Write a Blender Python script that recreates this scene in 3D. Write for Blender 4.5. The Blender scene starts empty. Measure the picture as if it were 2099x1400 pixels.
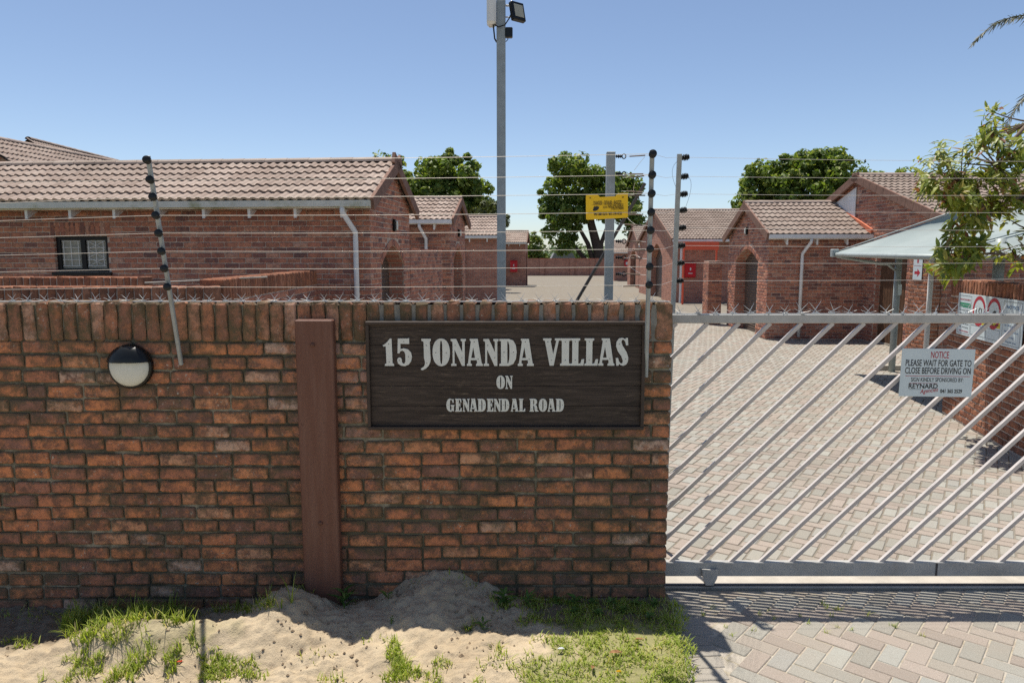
import bpy, bmesh, math, random
import numpy as np
from mathutils import Vector, Matrix, noise as mnoise

random.seed(7)
rng = np.random.default_rng(7)
R = math.radians
scene = bpy.context.scene
col = scene.collection

# ---------------------------------------------------------------- camera, sky, sun
CAM_Z = 2.2
PITCH = R(6.97)
FPX = 1456.0
cam_d = bpy.data.cameras.new('camera')
cam_d.sensor_width = 36.0
cam_d.lens = 36.0 * FPX / 2099.0
cam_d.clip_start = 0.05
cam_d.clip_end = 9000
cam = bpy.data.objects.new('camera', cam_d)
cam.location = (0, 0, CAM_Z)
cam.rotation_euler = (R(90) - PITCH, 0, 0)
col.objects.link(cam)
scene.camera = cam

SUN_TRAVEL = Vector((0.15, -0.235, -1.0))
world = bpy.data.worlds.new("World")
scene.world = world
world.use_nodes = True
wn = world.node_tree
for n in list(wn.nodes):
    wn.nodes.remove(n)
sky = wn.nodes.new('ShaderNodeTexSky')
sky.sky_type = 'NISHITA'
sky.sun_disc = False
sky.sun_elevation = R(75.4)
sky.sun_rotation = R(-25)
sky.air_density = 0.75
sky.dust_density = 0.6
sky.ozone_density = 0.8
bg = wn.nodes.new('ShaderNodeBackground')
bg.inputs['Strength'].default_value = 0.085
wo = wn.nodes.new('ShaderNodeOutputWorld')
wn.links.new(sky.outputs[0], bg.inputs['Color'])
wn.links.new(bg.outputs[0], wo.inputs['Surface'])

sun_d = bpy.data.lights.new('sun', 'SUN')
sun_d.energy = 3.9
sun_d.angle = R(0.53)
sun_d.color = (1.0, 0.945, 0.86)
sun = bpy.data.objects.new('sun', sun_d)
sun.rotation_euler = SUN_TRAVEL.to_track_quat('-Z', 'Y').to_euler()
sun.location = (-3, 8, 30)
col.objects.link(sun)

scene.view_settings.view_transform = 'Standard'
scene.view_settings.look = 'None'
scene.view_settings.exposure = 0.75
scene.view_settings.gamma = 1.0
scene.view_settings.use_curve_mapping = False
scene.cycles.use_denoising = False
scene.cycles.max_bounces = 6
scene.cycles.diffuse_bounces = 4
scene.cycles.transparent_max_bounces = 6


def at(px, py, Y):
    """world point at forward distance Y lying on the ray of photo pixel (px, py)"""
    u = (px - 1049.5) / FPX
    v = (py - 700.0) / FPX
    c, s = math.cos(PITCH), math.sin(PITCH)
    t = Y / (c - v * s)
    return Vector((u * t, Y, CAM_Z + t * (-s - v * c)))


# ---------------------------------------------------------------- materials
class NT:
    def __init__(self, name):
        self.m = bpy.data.materials.new(name)
        self.m.use_nodes = True
        self.t = self.m.node_tree
        self.b = self.t.nodes['Principled BSDF']
        self.b.inputs['Specular IOR Level'].default_value = 0.3

    def n(self, kind, **kw):
        nd = self.t.nodes.new('ShaderNode' + kind)
        for k, v in kw.items():
            setattr(nd, k, v)
        return nd

    def l(self, a, b):
        self.t.links.new(a, b)

    def pos(self):
        return self.n('NewGeometry').outputs['Position']

    def noise(self, scale, detail=4, rough=0.6, vec=None, dist=0.0):
        nd = self.n('TexNoise')
        nd.inputs['Scale'].default_value = scale
        nd.inputs['Detail'].default_value = detail
        nd.inputs['Roughness'].default_value = rough
        nd.inputs['Distortion'].default_value = dist
        self.l(vec if vec is not None else self.pos(), nd.inputs['Vector'])
        return nd.outputs['Fac']

    def noise4(self, scale, detail, rough, w):
        nd = self.n('TexNoise', noise_dimensions='4D')
        nd.inputs['Scale'].default_value = scale
        nd.inputs['Detail'].default_value = detail
        nd.inputs['Roughness'].default_value = rough
        self.l(self.pos(), nd.inputs['Vector'])
        self.l(w, nd.inputs['W'])
        return nd.outputs['Fac']

    def ramp(self, fac, stops, interp='LINEAR'):
        nd = self.n('ValToRGB')
        cr = nd.color_ramp
        cr.interpolation = interp
        while len(cr.elements) > 1:
            cr.elements.remove(cr.elements[-1])
        cr.elements[0].position = stops[0][0]
        cr.elements[0].color = (*stops[0][1], 1) if not isinstance(stops[0][1], float) else (stops[0][1],) * 3 + (1,)
        for p, c in stops[1:]:
            e = cr.elements.new(p)
            e.color = (*c, 1) if not isinstance(c, float) else (c, c, c, 1)
        self.l(fac, nd.inputs['Fac'])
        return nd.outputs['Color']

    def mix(self, fac, a, b, mode='MIX'):
        nd = self.n('Mix', data_type='RGBA', blend_type=mode)
        for sock, v in ((nd.inputs[0], fac), (nd.inputs[6], a), (nd.inputs[7], b)):
            if isinstance(v, (int, float)):
                sock.default_value = v
            elif isinstance(v, tuple):
                sock.default_value = (*v, 1)
            else:
                self.l(v, sock)
        return nd.outputs[2]

    def math(self, op, a, b=0.5, c=None):
        nd = self.n('Math', operation=op)
        for i, v in enumerate((a, b, c)):
            if v is None:
                continue
            if isinstance(v, (int, float)):
                nd.inputs[i].default_value = v
            else:
                self.l(v, nd.inputs[i])
        return nd.outputs[0]

    def rnd(self):
        a = self.n('ObjectInfo').outputs['Random']
        b = self.n('NewGeometry').outputs['Random Per Island']
        return self.math('FRACT', self.math('ADD', a, b))

    def color(self, c):
        if isinstance(c, tuple):
            self.b.inputs['Base Color'].default_value = (*c, 1)
        else:
            self.l(c, self.b.inputs['Base Color'])

    def rough(self, v):
        if isinstance(v, (int, float)):
            self.b.inputs['Roughness'].default_value = v
        else:
            self.l(v, self.b.inputs['Roughness'])

    def bump(self, h, strength=0.4, dist=0.01):
        nd = self.n('Bump')
        nd.inputs['Strength'].default_value = strength
        nd.inputs['Distance'].default_value = dist
        self.l(h, nd.inputs['Height'])
        self.l(nd.outputs[0], self.b.inputs['Normal'])

    def attr(self, name):
        return self.n('Attribute', attribute_name=name).outputs['Fac']


def plain(name, c, rough=0.6, metal=0.0, var=0.12, scale=9.0, bump=0.0, dirt=None, dirt_amt=0.5):
    t = NT(name)
    f = t.noise(scale, 5, 0.65)
    lo = tuple(max(0, x * (1 - var)) for x in c)
    hi = tuple(min(1, x * (1 + var)) for x in c)
    cc = t.mix(t.ramp(f, [(0.3, 0.0), (0.7, 1.0)]), lo, hi)
    if dirt:
        g = t.noise(scale * 0.45, 6, 0.7)
        cc = t.mix(t.ramp(g, [(0.5, 0.0), (0.72, dirt_amt)]), cc, dirt)
    t.color(cc)
    t.rough(rough)
    t.b.inputs['Metallic'].default_value = metal
    if bump:
        t.bump(t.noise(scale * 14, 4, 0.6), bump, 0.004)
    return t.m


def brick_mat(name, stops, moss=0.5, moss_col=(0.030, 0.028, 0.016), speck=0.0, edge=0.7, pale_at=None, mott=0.75, hot=(0.40, 0.150, 0.058), dark=(0.085, 0.040, 0.026)):
    t = NT(name)
    r = t.rnd()
    w = t.math('MULTIPLY', r, 37.0)
    base = t.ramp(r, stops)
    m1 = t.noise4(9.5, 7, 0.76, w)
    base = t.mix(t.ramp(m1, [(0.43, mott), (0.55, 0.0)]), base, dark)
    m2 = t.noise4(14, 5, 0.68, t.math('ADD', w, 9.0))
    base = t.mix(t.ramp(m2, [(0.52, 0.0), (0.70, 0.7)]), base, hot)
    m3 = t.noise(70, 4, 0.75)
    base = t.mix(t.ramp(m3, [(0.30, 0.55), (0.46, 0.0)]), base, dark)
    if pale_at:
        # salt bloom: one irregular patch of the wall where the bricks are chalky
        vm = t.n('VectorMath', operation='DISTANCE')
        t.l(t.pos(), vm.inputs[0])
        vm.inputs[1].default_value = pale_at
        near = t.ramp(vm.outputs['Value'], [(0.1, 1.0), (0.62, 0.0)])
        sp = t.ramp(t.noise(9, 5, 0.7), [(0.38, 0.0), (0.62, 0.7)])
        base = t.mix(t.math('MULTIPLY', near, sp), base, (0.42, 0.29, 0.25))
    if speck:
        s = t.noise(48, 3, 0.7)
        s2 = t.noise(3.1, 3, 0.6)
        sm = t.math('MULTIPLY', t.ramp(s, [(0.62, 0.0), (0.69, 1.0)]), t.ramp(s2, [(0.42, 0.0), (0.62, speck)]))
        base = t.mix(sm, base, (0.44, 0.42, 0.35))
    if moss:
        big = t.noise(2.6, 4, 0.6)
        fine = t.noise(19, 6, 0.75)
        mm = t.math('ADD', t.math('MULTIPLY', big, 0.45), t.math('MULTIPLY', fine, 0.55))
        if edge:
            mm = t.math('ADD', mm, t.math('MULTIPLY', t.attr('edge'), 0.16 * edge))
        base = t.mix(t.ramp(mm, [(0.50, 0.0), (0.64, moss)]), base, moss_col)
    t.color(base)
    t.rough(0.92)
    h = t.math('ADD', t.noise(45, 5, 0.7), t.math('MULTIPLY', t.noise(160, 3, 0.6), 0.5))
    t.bump(h, 0.8, 0.007)
    return t.m


M = {}
FRONT_STOPS = [(0.0, (0.20, 0.115, 0.088)), (0.14, (0.30, 0.140, 0.098)), (0.3, (0.40, 0.168, 0.098)), (0.55, (0.49, 0.195, 0.098)),
               (0.80, (0.58, 0.230, 0.100)), (0.92, (0.54, 0.29, 0.17)), (1.0, (0.52, 0.38, 0.30))]
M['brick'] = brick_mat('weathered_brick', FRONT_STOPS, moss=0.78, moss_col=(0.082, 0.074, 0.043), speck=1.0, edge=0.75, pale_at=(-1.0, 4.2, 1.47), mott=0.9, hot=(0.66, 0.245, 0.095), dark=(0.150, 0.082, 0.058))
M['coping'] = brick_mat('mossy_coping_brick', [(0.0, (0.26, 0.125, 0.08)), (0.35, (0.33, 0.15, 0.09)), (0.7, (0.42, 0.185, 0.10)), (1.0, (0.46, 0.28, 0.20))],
                        moss=0.8, moss_col=(0.085, 0.078, 0.042), speck=1.0, edge=0.7, mott=0.8, dark=(0.15, 0.085, 0.055))
HOUSE_STOPS = [(0.0, (0.15, 0.085, 0.08)), (0.12, (0.28, 0.125, 0.10)), (0.3, (0.43, 0.175, 0.12)), (0.6, (0.50, 0.205, 0.13)), (0.85, (0.58, 0.25, 0.15)), (1.0, (0.56, 0.33, 0.24))]
M['house_brick'] = brick_mat('house_brick', HOUSE_STOPS, moss=0.22, moss_col=(0.15, 0.10, 0.07), edge=0.3, mott=0.55, hot=(0.60, 0.24, 0.12), dark=(0.17, 0.085, 0.065))
M['roughbrick'] = brick_mat('rough_entrance_brick', [(0.0, (0.26, 0.10, 0.06)), (0.5, (0.40, 0.155, 0.08)), (1.0, (0.48, 0.22, 0.13))], moss=0.4, edge=0.5, mott=0.6, dark=(0.14, 0.07, 0.05))
M['mortar'] = plain('mossy_mortar', (0.085, 0.080, 0.055), 0.95, var=0.5, scale=7, bump=0.8, dirt=(0.36, 0.33, 0.25), dirt_amt=1.0)
M['house_mortar'] = plain('house_mortar', (0.47, 0.375, 0.30), 0.95, var=0.25, scale=10, bump=0.5)
M['grey_mortar'] = plain('grey_mortar', (0.22, 0.21, 0.18), 0.95, var=0.3, scale=22, bump=0.6)


def far_brick(name):
    t = NT(name)
    g = t.n('NewGeometry')
    cr = t.n('VectorMath', operation='CROSS_PRODUCT')
    cr.inputs[0].default_value = (0, 0, 1)
    t.l(g.outputs['True Normal'], cr.inputs[1])
    dt = t.n('VectorMath', operation='DOT_PRODUCT')
    t.l(cr.outputs[0], dt.inputs[0]); t.l(g.outputs['Position'], dt.inputs[1])
    sp = t.n('SeparateXYZ'); t.l(g.outputs['Position'], sp.inputs[0])
    cb = t.n('CombineXYZ')
    t.l(dt.outputs['Value'], cb.inputs[0]); t.l(sp.outputs[2], cb.inputs[1])
    br = t.n('TexBrick')
    t.l(cb.outputs[0], br.inputs['Vector'])
    br.inputs['Color1'].default_value = (0.34, 0.14, 0.10, 1)
    br.inputs['Color2'].default_value = (0.54, 0.23, 0.15, 1)
    br.inputs['Mortar'].default_value = (0.40, 0.31, 0.245, 1)
    br.inputs['Scale'].default_value = 1.0
    br.inputs['Mortar Size'].default_value = 0.011
    br.inputs['Brick Width'].default_value = 0.232
    br.inputs['Row Height'].default_value = 0.085
    nz = t.noise(3.5, 5, 0.7)
    c = t.mix(t.ramp(nz, [(0.4, 0.0), (0.75, 0.6)]), br.outputs['Color'], (0.19, 0.09, 0.07))
    t.color(c); t.rough(0.95)
    t.bump(br.outputs['Fac'], 0.5, -0.01)
    return t.m


M['far_brick'] = far_brick('far_brickwork')


def tile_mat(name='concrete_roof_tile', k=1.0):
    t = NT(name)
    r = t.rnd()
    c = t.ramp(r, [(p_, tuple(x * k for x in c_)) for p_, c_ in [(0.0, (0.345, 0.262, 0.215)), (0.5, (0.41, 0.318, 0.265)), (1.0, (0.46, 0.368, 0.308))]])
    nz = t.noise(6, 6, 0.7)
    c = t.mix(t.ramp(nz, [(0.45, 0.0), (0.75, 0.4)]), c, (0.24, 0.185, 0.145))
    c = t.mix(t.ramp(t.noise(0.9, 6, 0.75), [(0.48, 0.0), (0.66, 0.45)]), c, tuple(x * k for x in (0.20, 0.155, 0.125)))
    n2 = t.noise(40, 3, 0.6)
    c = t.mix(t.ramp(n2, [(0.6, 0.0), (0.75, 0.35)]), c, (0.40, 0.36, 0.29))
    t.color(c); t.rough(0.9)
    t.bump(t.noise(120, 3, 0.6), 0.3, 0.004)
    return t.m


M['tile'] = tile_mat('concrete_roof_tile', 0.84)
M['tile_brown'] = tile_mat('brown_roof_tile', 0.62)
M['verge'] = plain('dark_verge_tile', (0.20, 0.115, 0.085), 0.9, var=0.25, scale=7, bump=0.3)
M['underlay'] = plain('roof_underlay', (0.075, 0.055, 0.045), 0.95)
M['white'] = plain('white_paint', (0.72, 0.72, 0.70), 0.45, var=0.06, scale=3, dirt=(0.5, 0.48, 0.42), dirt_amt=0.3)
M['mould_white'] = plain('mouldy_white_gutter', (0.60, 0.60, 0.53), 0.6, var=0.10, scale=5, dirt=(0.26, 0.27, 0.11), dirt_amt=0.85)
M['galv'] = plain('galvanised_steel', (0.30, 0.33, 0.335), 0.5, metal=0.25, var=0.14, scale=14, bump=0.08, dirt=(0.22, 0.22, 0.20), dirt_amt=0.4)
M['gate_paint'] = plain('grey_gate_paint', (0.52, 0.475, 0.44), 0.38, metal=0.1, var=0.10, scale=7, dirt=(0.27, 0.24, 0.21), dirt_amt=0.4)
M['rail_paint'] = plain('dull_rail_paint', (0.42, 0.41, 0.38), 0.5, metal=0.1, var=0.15, scale=8, dirt=(0.24, 0.22, 0.19), dirt_amt=0.5)
M['wire'] = plain('bright_fence_wire', (0.62, 0.58, 0.52), 0.35, metal=0.3, var=0.05)
M['spike'] = plain('galvanised_spike', (0.50, 0.51, 0.50), 0.35, metal=0.45, var=0.1)
M['insul'] = plain('black_plastic', (0.012, 0.013, 0.013), 0.35, var=0.3, scale=30)
M['strut'] = plain('dark_steel', (0.075, 0.07, 0.068), 0.5, metal=0.2, var=0.2)
M['brown_paint'] = plain('brown_oxide_paint', (0.118, 0.054, 0.036), 0.55, var=0.14, scale=10, bump=0.12, dirt=(0.15, 0.075, 0.058), dirt_amt=0.5)


def post_paint():
    t = NT('weathered_brown_paint')
    mp = t.n('Mapping'); mp.inputs['Scale'].default_value = (14, 1, 1.1)
    t.l(t.pos(), mp.inputs[0])
    st = t.noise(2.0, 6, 0.7, mp.outputs[0])
    c = t.mix(t.ramp(st, [(0.42, 0.0), (0.70, 0.55)]), (0.135, 0.060, 0.040), (0.19, 0.105, 0.078))
    c = t.mix(t.ramp(t.noise(26, 5, 0.75), [(0.60, 0.0), (0.70, 0.8)]), c, (0.085, 0.040, 0.028))
    c = t.mix(t.ramp(t.noise(60, 3, 0.7), [(0.68, 0.0), (0.74, 0.6)]), c, (0.24, 0.16, 0.12))
    t.color(c); t.rough(0.6); t.bump(t.noise(70, 4, 0.6), 0.25, 0.003)
    return t.m


M['post_paint'] = post_paint()


def wood_dark():
    t = NT('charred_brown_wood')
    mp = t.n('Mapping'); mp.inputs['Scale'].default_value = (1.3, 1, 22)
    t.l(t.pos(), mp.inputs[0])
    g = t.noise(3.0, 8, 0.7, mp.outputs[0], 0.6)
    c = t.ramp(g, [(0.3, (0.020, 0.015, 0.012)), (0.52, (0.048, 0.036, 0.029)), (0.75, (0.090, 0.068, 0.055))])
    mp2 = t.n('Mapping'); mp2.inputs['Scale'].default_value = (7, 1, 75)
    t.l(t.pos(), mp2.inputs[0])
    s = t.noise(1.6, 5, 0.75, mp2.outputs[0])
    s2 = t.noise(2.6, 3, 0.6)
    f = t.math('MULTIPLY', t.ramp(s, [(0.56, 0.0), (0.68, 0.9)]), t.ramp(s2, [(0.45, 0.15), (0.65, 1.0)]))
    c = t.mix(f, c, (0.17, 0.13, 0.095))
    t.color(c); t.rough(0.75); t.bump(g, 0.4, 0.004)
    return t.m


M['sign_wood'] = wood_dark()
M['frame_wood'] = plain('brown_sign_frame', (0.050, 0.036, 0.028), 0.6, var=0.2, scale=12)
M['letter'] = plain('off_white_letter', (0.62, 0.64, 0.60), 0.5, var=0.05, scale=20, dirt=(0.5, 0.5, 0.46), dirt_amt=0.4)
M['screw'] = plain('dark_screw', (0.10, 0.10, 0.09), 0.5)
M['yellow'] = plain('yellow_plastic', (0.80, 0.50, 0.015), 0.4, var=0.05)
M['ink'] = plain('black_ink', (0.03, 0.03, 0.03), 0.6, var=0.1)
M['faded_ink'] = plain('faded_ink', (0.16, 0.11, 0.02), 0.6, var=0.2)
M['red_ink'] = plain('red_ink', (0.42, 0.03, 0.045), 0.6, var=0.05)
M['blue_ink'] = plain('blue_ink', (0.05, 0.13, 0.26), 0.6, var=0.05)
M['green_ink'] = plain('green_ink', (0.03, 0.25, 0.13), 0.6, var=0.05)
M['sign_white'] = plain('sign_white', (0.58, 0.66, 0.67), 0.45, var=0.03)
M['yellow_ink'] = plain('yellow_ink', (0.72, 0.58, 0.05), 0.6, var=0.05)
M['lens'] = plain('opal_lens', (0.58, 0.60, 0.54), 0.3, var=0.05, scale=30)
M['lamp_black'] = plain('lamp_black', (0.010, 0.011, 0.011), 0.28, var=0.2)
M['glass'] = plain('dark_glass', (0.03, 0.035, 0.035), 0.08)
M['curtain'] = plain('cream_curtain', (0.34, 0.33, 0.27), 0.9, var=0.2, scale=14)
M['window_frame'] = plain('dark_window_frame', (0.012, 0.010, 0.010), 0.5)
M['shutter'] = plain('brown_roller_shutter', (0.115, 0.085, 0.068), 0.5, var=0.15, scale=6)
M['door_wood'] = plain('brown_timber', (0.115, 0.062, 0.035), 0.7, var=0.3, scale=8)
M['red'] = plain('red_enamel', (0.50, 0.015, 0.025), 0.35, var=0.08)
M['orange'] = plain('orange_red_paint', (0.72, 0.115, 0.055), 0.5, var=0.08)
M['flash'] = plain('orange_flashing', (0.55, 0.17, 0.09), 0.7, var=0.2, scale=6)
M['floodface'] = plain('floodlight_face', (0.38, 0.36, 0.28), 0.2)
M['concrete'] = plain('pale_concrete', (0.40, 0.365, 0.31), 0.9, var=0.16, scale=5, bump=0.3, dirt=(0.27, 0.24, 0.19), dirt_amt=0.6)
M['bark'] = plain('bark', (0.085, 0.062, 0.048), 0.95, var=0.35, scale=5, bump=0.8)
M['twig'] = plain('twig', (0.16, 0.12, 0.09), 0.9, var=0.3, scale=9)
M['far_roof'] = plain('far_grey_roof', (0.20, 0.20, 0.21), 0.9)
M['far_ground'] = plain('far_ground', (0.13, 0.13, 0.06), 0.95, var=0.4, scale=0.05)
M['dry_leaf'] = plain('dry_leaf', (0.30, 0.16, 0.07), 0.8, var=0.3, scale=30)


def cloth():
    t = NT('pale_shade_cloth')
    f = t.noise(1.1, 4, 0.6)
    c = t.mix(t.ramp(f, [(0.35, 0.0), (0.7, 1.0)]), (0.225, 0.265, 0.26), (0.275, 0.315, 0.305))
    t.color(c); t.rough(0.9)
    return t.m


M['cloth'] = cloth()
M['canopy_pole'] = plain('grey_canopy_steel', (0.33, 0.37, 0.36), 0.5, metal=0.1, var=0.12)


def foliage(name, stops, trans=0.25, rough=0.5, spec=0.35):
    t = NT(name)
    r = t.rnd()
    c = t.ramp(r, stops)
    n = t.noise(0.9, 3, 0.6)
    c = t.mix(t.ramp(n, [(0.4, 0.0), (0.7, 0.35)]), c, t.mix(0.5, c, (0.03, 0.06, 0.015)))
    t.color(c); t.rough(rough)
    t.b.inputs['Specular IOR Level'].default_value = spec
    tr = t.n('BsdfTranslucent')
    t.l(t.mix(1.0, c, (1.5, 1.5, 0.7), 'MULTIPLY'), tr.inputs['Color'])
    mx = t.n('MixShader')
    mx.inputs[0].default_value = trans
    out = [x for x in t.t.nodes if x.type == 'OUTPUT_MATERIAL'][0]
    t.l(t.b.outputs[0], mx.inputs[1]); t.l(tr.outputs[0], mx.inputs[2]); t.l(mx.outputs[0], out.inputs['Surface'])
    return t.m


M['tree_leaf'] = foliage('dark_tree_leaves', [(0, (0.055, 0.10, 0.02)), (0.45, (0.13, 0.195, 0.035)), (0.8, (0.21, 0.27, 0.055)), (1, (0.32, 0.34, 0.10))], 0.4)
M['olive_leaf'] = foliage('olive_tree_leaves', [(0, (0.07, 0.09, 0.03)), (1, (0.15, 0.17, 0.06))], 0.2)
M['mango_leaf'] = foliage('glossy_long_leaves', [(0, (0.08, 0.12, 0.02)), (0.3, (0.18, 0.23, 0.035)), (0.65, (0.29, 0.32, 0.055)), (0.88, (0.36, 0.34, 0.08)), (0.95, (0.26, 0.12, 0.06)), (1, (0.20, 0.07, 0.05))], 0.4, 0.42, 0.35)
M['palm_leaf'] = foliage('palm_leaflets', [(0, (0.08, 0.09, 0.05)), (1, (0.16, 0.15, 0.09))], 0.15)
M['grass'] = foliage('grass_blades', [(0, (0.17, 0.23, 0.035)), (0.45, (0.31, 0.40, 0.06)), (0.78, (0.43, 0.49, 0.11)), (0.9, (0.52, 0.49, 0.20)), (1, (0.56, 0.47, 0.26))], 0.45, 0.6, 0.2)
M['weed'] = foliage('weed_leaves', [(0, (0.06, 0.13, 0.03)), (0.6, (0.10, 0.19, 0.04)), (1, (0.16, 0.24, 0.06))], 0.3, 0.5, 0.3)
M['hedge'] = foliage('far_scrub', [(0, (0.06, 0.10, 0.03)), (0.6, (0.11, 0.16, 0.05)), (1, (0.16, 0.20, 0.07))], 0.1)


def sand_mat():
    t = NT('sandy_soil')
    a = t.noise(2.2, 6, 0.65)
    c = t.ramp(a, [(0.3, (0.385, 0.30, 0.195)), (0.6, (0.475, 0.385, 0.262)), (0.8, (0.535, 0.44, 0.31))])
    b = t.noise(24, 6, 0.75)
    c = t.mix(t.ramp(b, [(0.55, 0.0), (0.72, 0.6)]), c, (0.27, 0.20, 0.135))
    d = t.noise(90, 4, 0.7)
    c = t.mix(t.ramp(d, [(0.62, 0.0), (0.74, 0.7)]), c, (0.16, 0.115, 0.075))
    g = t.noise(1.3, 4, 0.6)
    c = t.mix(t.ramp(t.attr('turf'), [(0.1, 0.0), (0.8, 0.85)]), c, t.mix(b, (0.16, 0.17, 0.055), (0.30, 0.28, 0.12)))
    c = t.mix(t.ramp(t.attr('humus'), [(0.1, 0.0), (0.8, 0.85)]), c, t.mix(b, (0.07, 0.055, 0.038), (0.20, 0.155, 0.11)))
    t.color(c); t.rough(0.95)
    h = t.math('ADD', t.math('MULTIPLY', b, 0.7), t.math('MULTIPLY', d, 0.6))
    t.bump(h, 0.9, 0.012)
    return t.m


M['sand'] = sand_mat()


def paver_mat(name, stops, joint=False):
    t = NT(name)
    c = t.ramp(t.rnd(), stops)
    a = t.noise(1.1, 5, 0.65)
    c = t.mix(t.ramp(a, [(0.42, 0.0), (0.75, 0.5)]), c, (0.30, 0.245, 0.19))
    c = t.mix(t.ramp(t.noise(0.45, 6, 0.7), [(0.5, 0.0), (0.66, 0.35)]), c, (0.21, 0.18, 0.145))
    b = t.noise(50, 5, 0.7)
    c = t.mix(t.ramp(b, [(0.5, 0.0), (0.75, 0.5)]), c, (0.25, 0.225, 0.19))
    g_ = t.noise(230, 3, 0.8)
    c = t.mix(t.ramp(g_, [(0.38, 0.55), (0.5, 0.0)]), c, (0.19, 0.17, 0.14))
    c = t.mix(t.ramp(g_, [(0.56, 0.0), (0.68, 0.5)]), c, (0.52, 0.49, 0.43))
    t.color(c); t.rough(0.9)
    t.bump(t.noise(150, 4, 0.65), 0.7, 0.005)
    return t.m


M['paver_pink'] = paver_mat('pinkish_paver', [(0, (0.25, 0.208, 0.172)), (0.35, (0.305, 0.252, 0.208)), (0.7, (0.335, 0.278, 0.232)), (1, (0.285, 0.255, 0.208))])
M['paver_grey'] = paver_mat('greyish_paver', [(0, (0.235, 0.222, 0.185)), (0.4, (0.285, 0.275, 0.235)), (0.8, (0.335, 0.33, 0.285)), (1, (0.275, 0.275, 0.25))])
M['paver_mid'] = paver_mat('border_paver', [(0, (0.27, 0.25, 0.215)), (1, (0.34, 0.31, 0.265))])


def joint_mat(name, k):
    t = NT(name)
    a = t.noise(1.1, 5, 0.65)
    c = t.ramp(a, [(0.35, (0.28, 0.235, 0.17)), (0.7, (0.35, 0.305, 0.23))])
    mp = t.n('Mapping'); mp.inputs['Rotation'].default_value = (0, 0, R(45))
    t.l(t.pos(), mp.inputs[0])
    br = t.n('TexBrick'); t.l(mp.outputs[0], br.inputs['Vector'])
    br.inputs['Scale'].default_value = 1
    br.inputs['Brick Width'].default_value = 0.222; br.inputs['Row Height'].default_value = 0.111
    br.inputs['Mortar Size'].default_value = 0.006
    br.inputs['Color1'].default_value = (0.30, 0.25, 0.21, 1); br.inputs['Color2'].default_value = (0.37, 0.345, 0.30, 1)
    br.inputs['Mortar'].default_value = (0.33, 0.29, 0.21, 1)
    c = t.mix(0.6, c, br.outputs['Color'])
    c = t.mix(1.0, c, (k, k, k), 'MULTIPLY')
    c = t.mix(t.ramp(t.noise(18, 5, 0.7), [(0.5, 0.0), (0.7, 0.6)]), c, (0.14, 0.12, 0.07))
    t.color(c); t.rough(0.95)
    t.bump(t.noise(60, 4, 0.7), 0.4, 0.005)
    return t.m


M['joint'] = joint_mat('sandy_joint', 1.15)
M['joint_in'] = joint_mat('brown_joint_and_far_paving', 0.62)


# ---------------------------------------------------------------- object helpers
def tag(o, label=None, cat=None, group=None, kind=None):
    if label: o['label'] = label
    if cat: o['category'] = cat
    if group: o['group'] = group
    if kind: o['kind'] = kind
    return o


def empty(name, loc, label=None, cat=None, group=None, rz=0.0):
    o = bpy.data.objects.new(name, None)
    o.empty_display_size = 0.2
    o.location = loc
    o.rotation_euler = (0, 0, rz)
    col.objects.link(o)
    return tag(o, label, cat, group)


def link(name, me, parent=None, mw=None):
    """link mesh data as an object with world matrix mw under parent"""
    o = bpy.data.objects.new(name, me)
    col.objects.link(o)
    if parent is not None:
        o.parent = parent
        pw = WM[parent.name] if parent.name in WM else parent_world(parent)
        m = mw if mw is not None else Matrix.Identity(4)
        o.matrix_basis = pw.inverted() @ m
        WM[o.name] = m.copy()
    elif mw is not None:
        o.matrix_basis = mw
        WM[o.name] = mw.copy()
    else:
        WM[o.name] = Matrix.Identity(4)
    return o


WM = {}


def parent_world(o):
    m = Matrix.LocRotScale(o.location, o.rotation_euler, o.scale)
    if o.parent is not None:
        m = parent_world(o.parent) @ o.matrix_basis
    WM[o.name] = m
    return m


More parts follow.
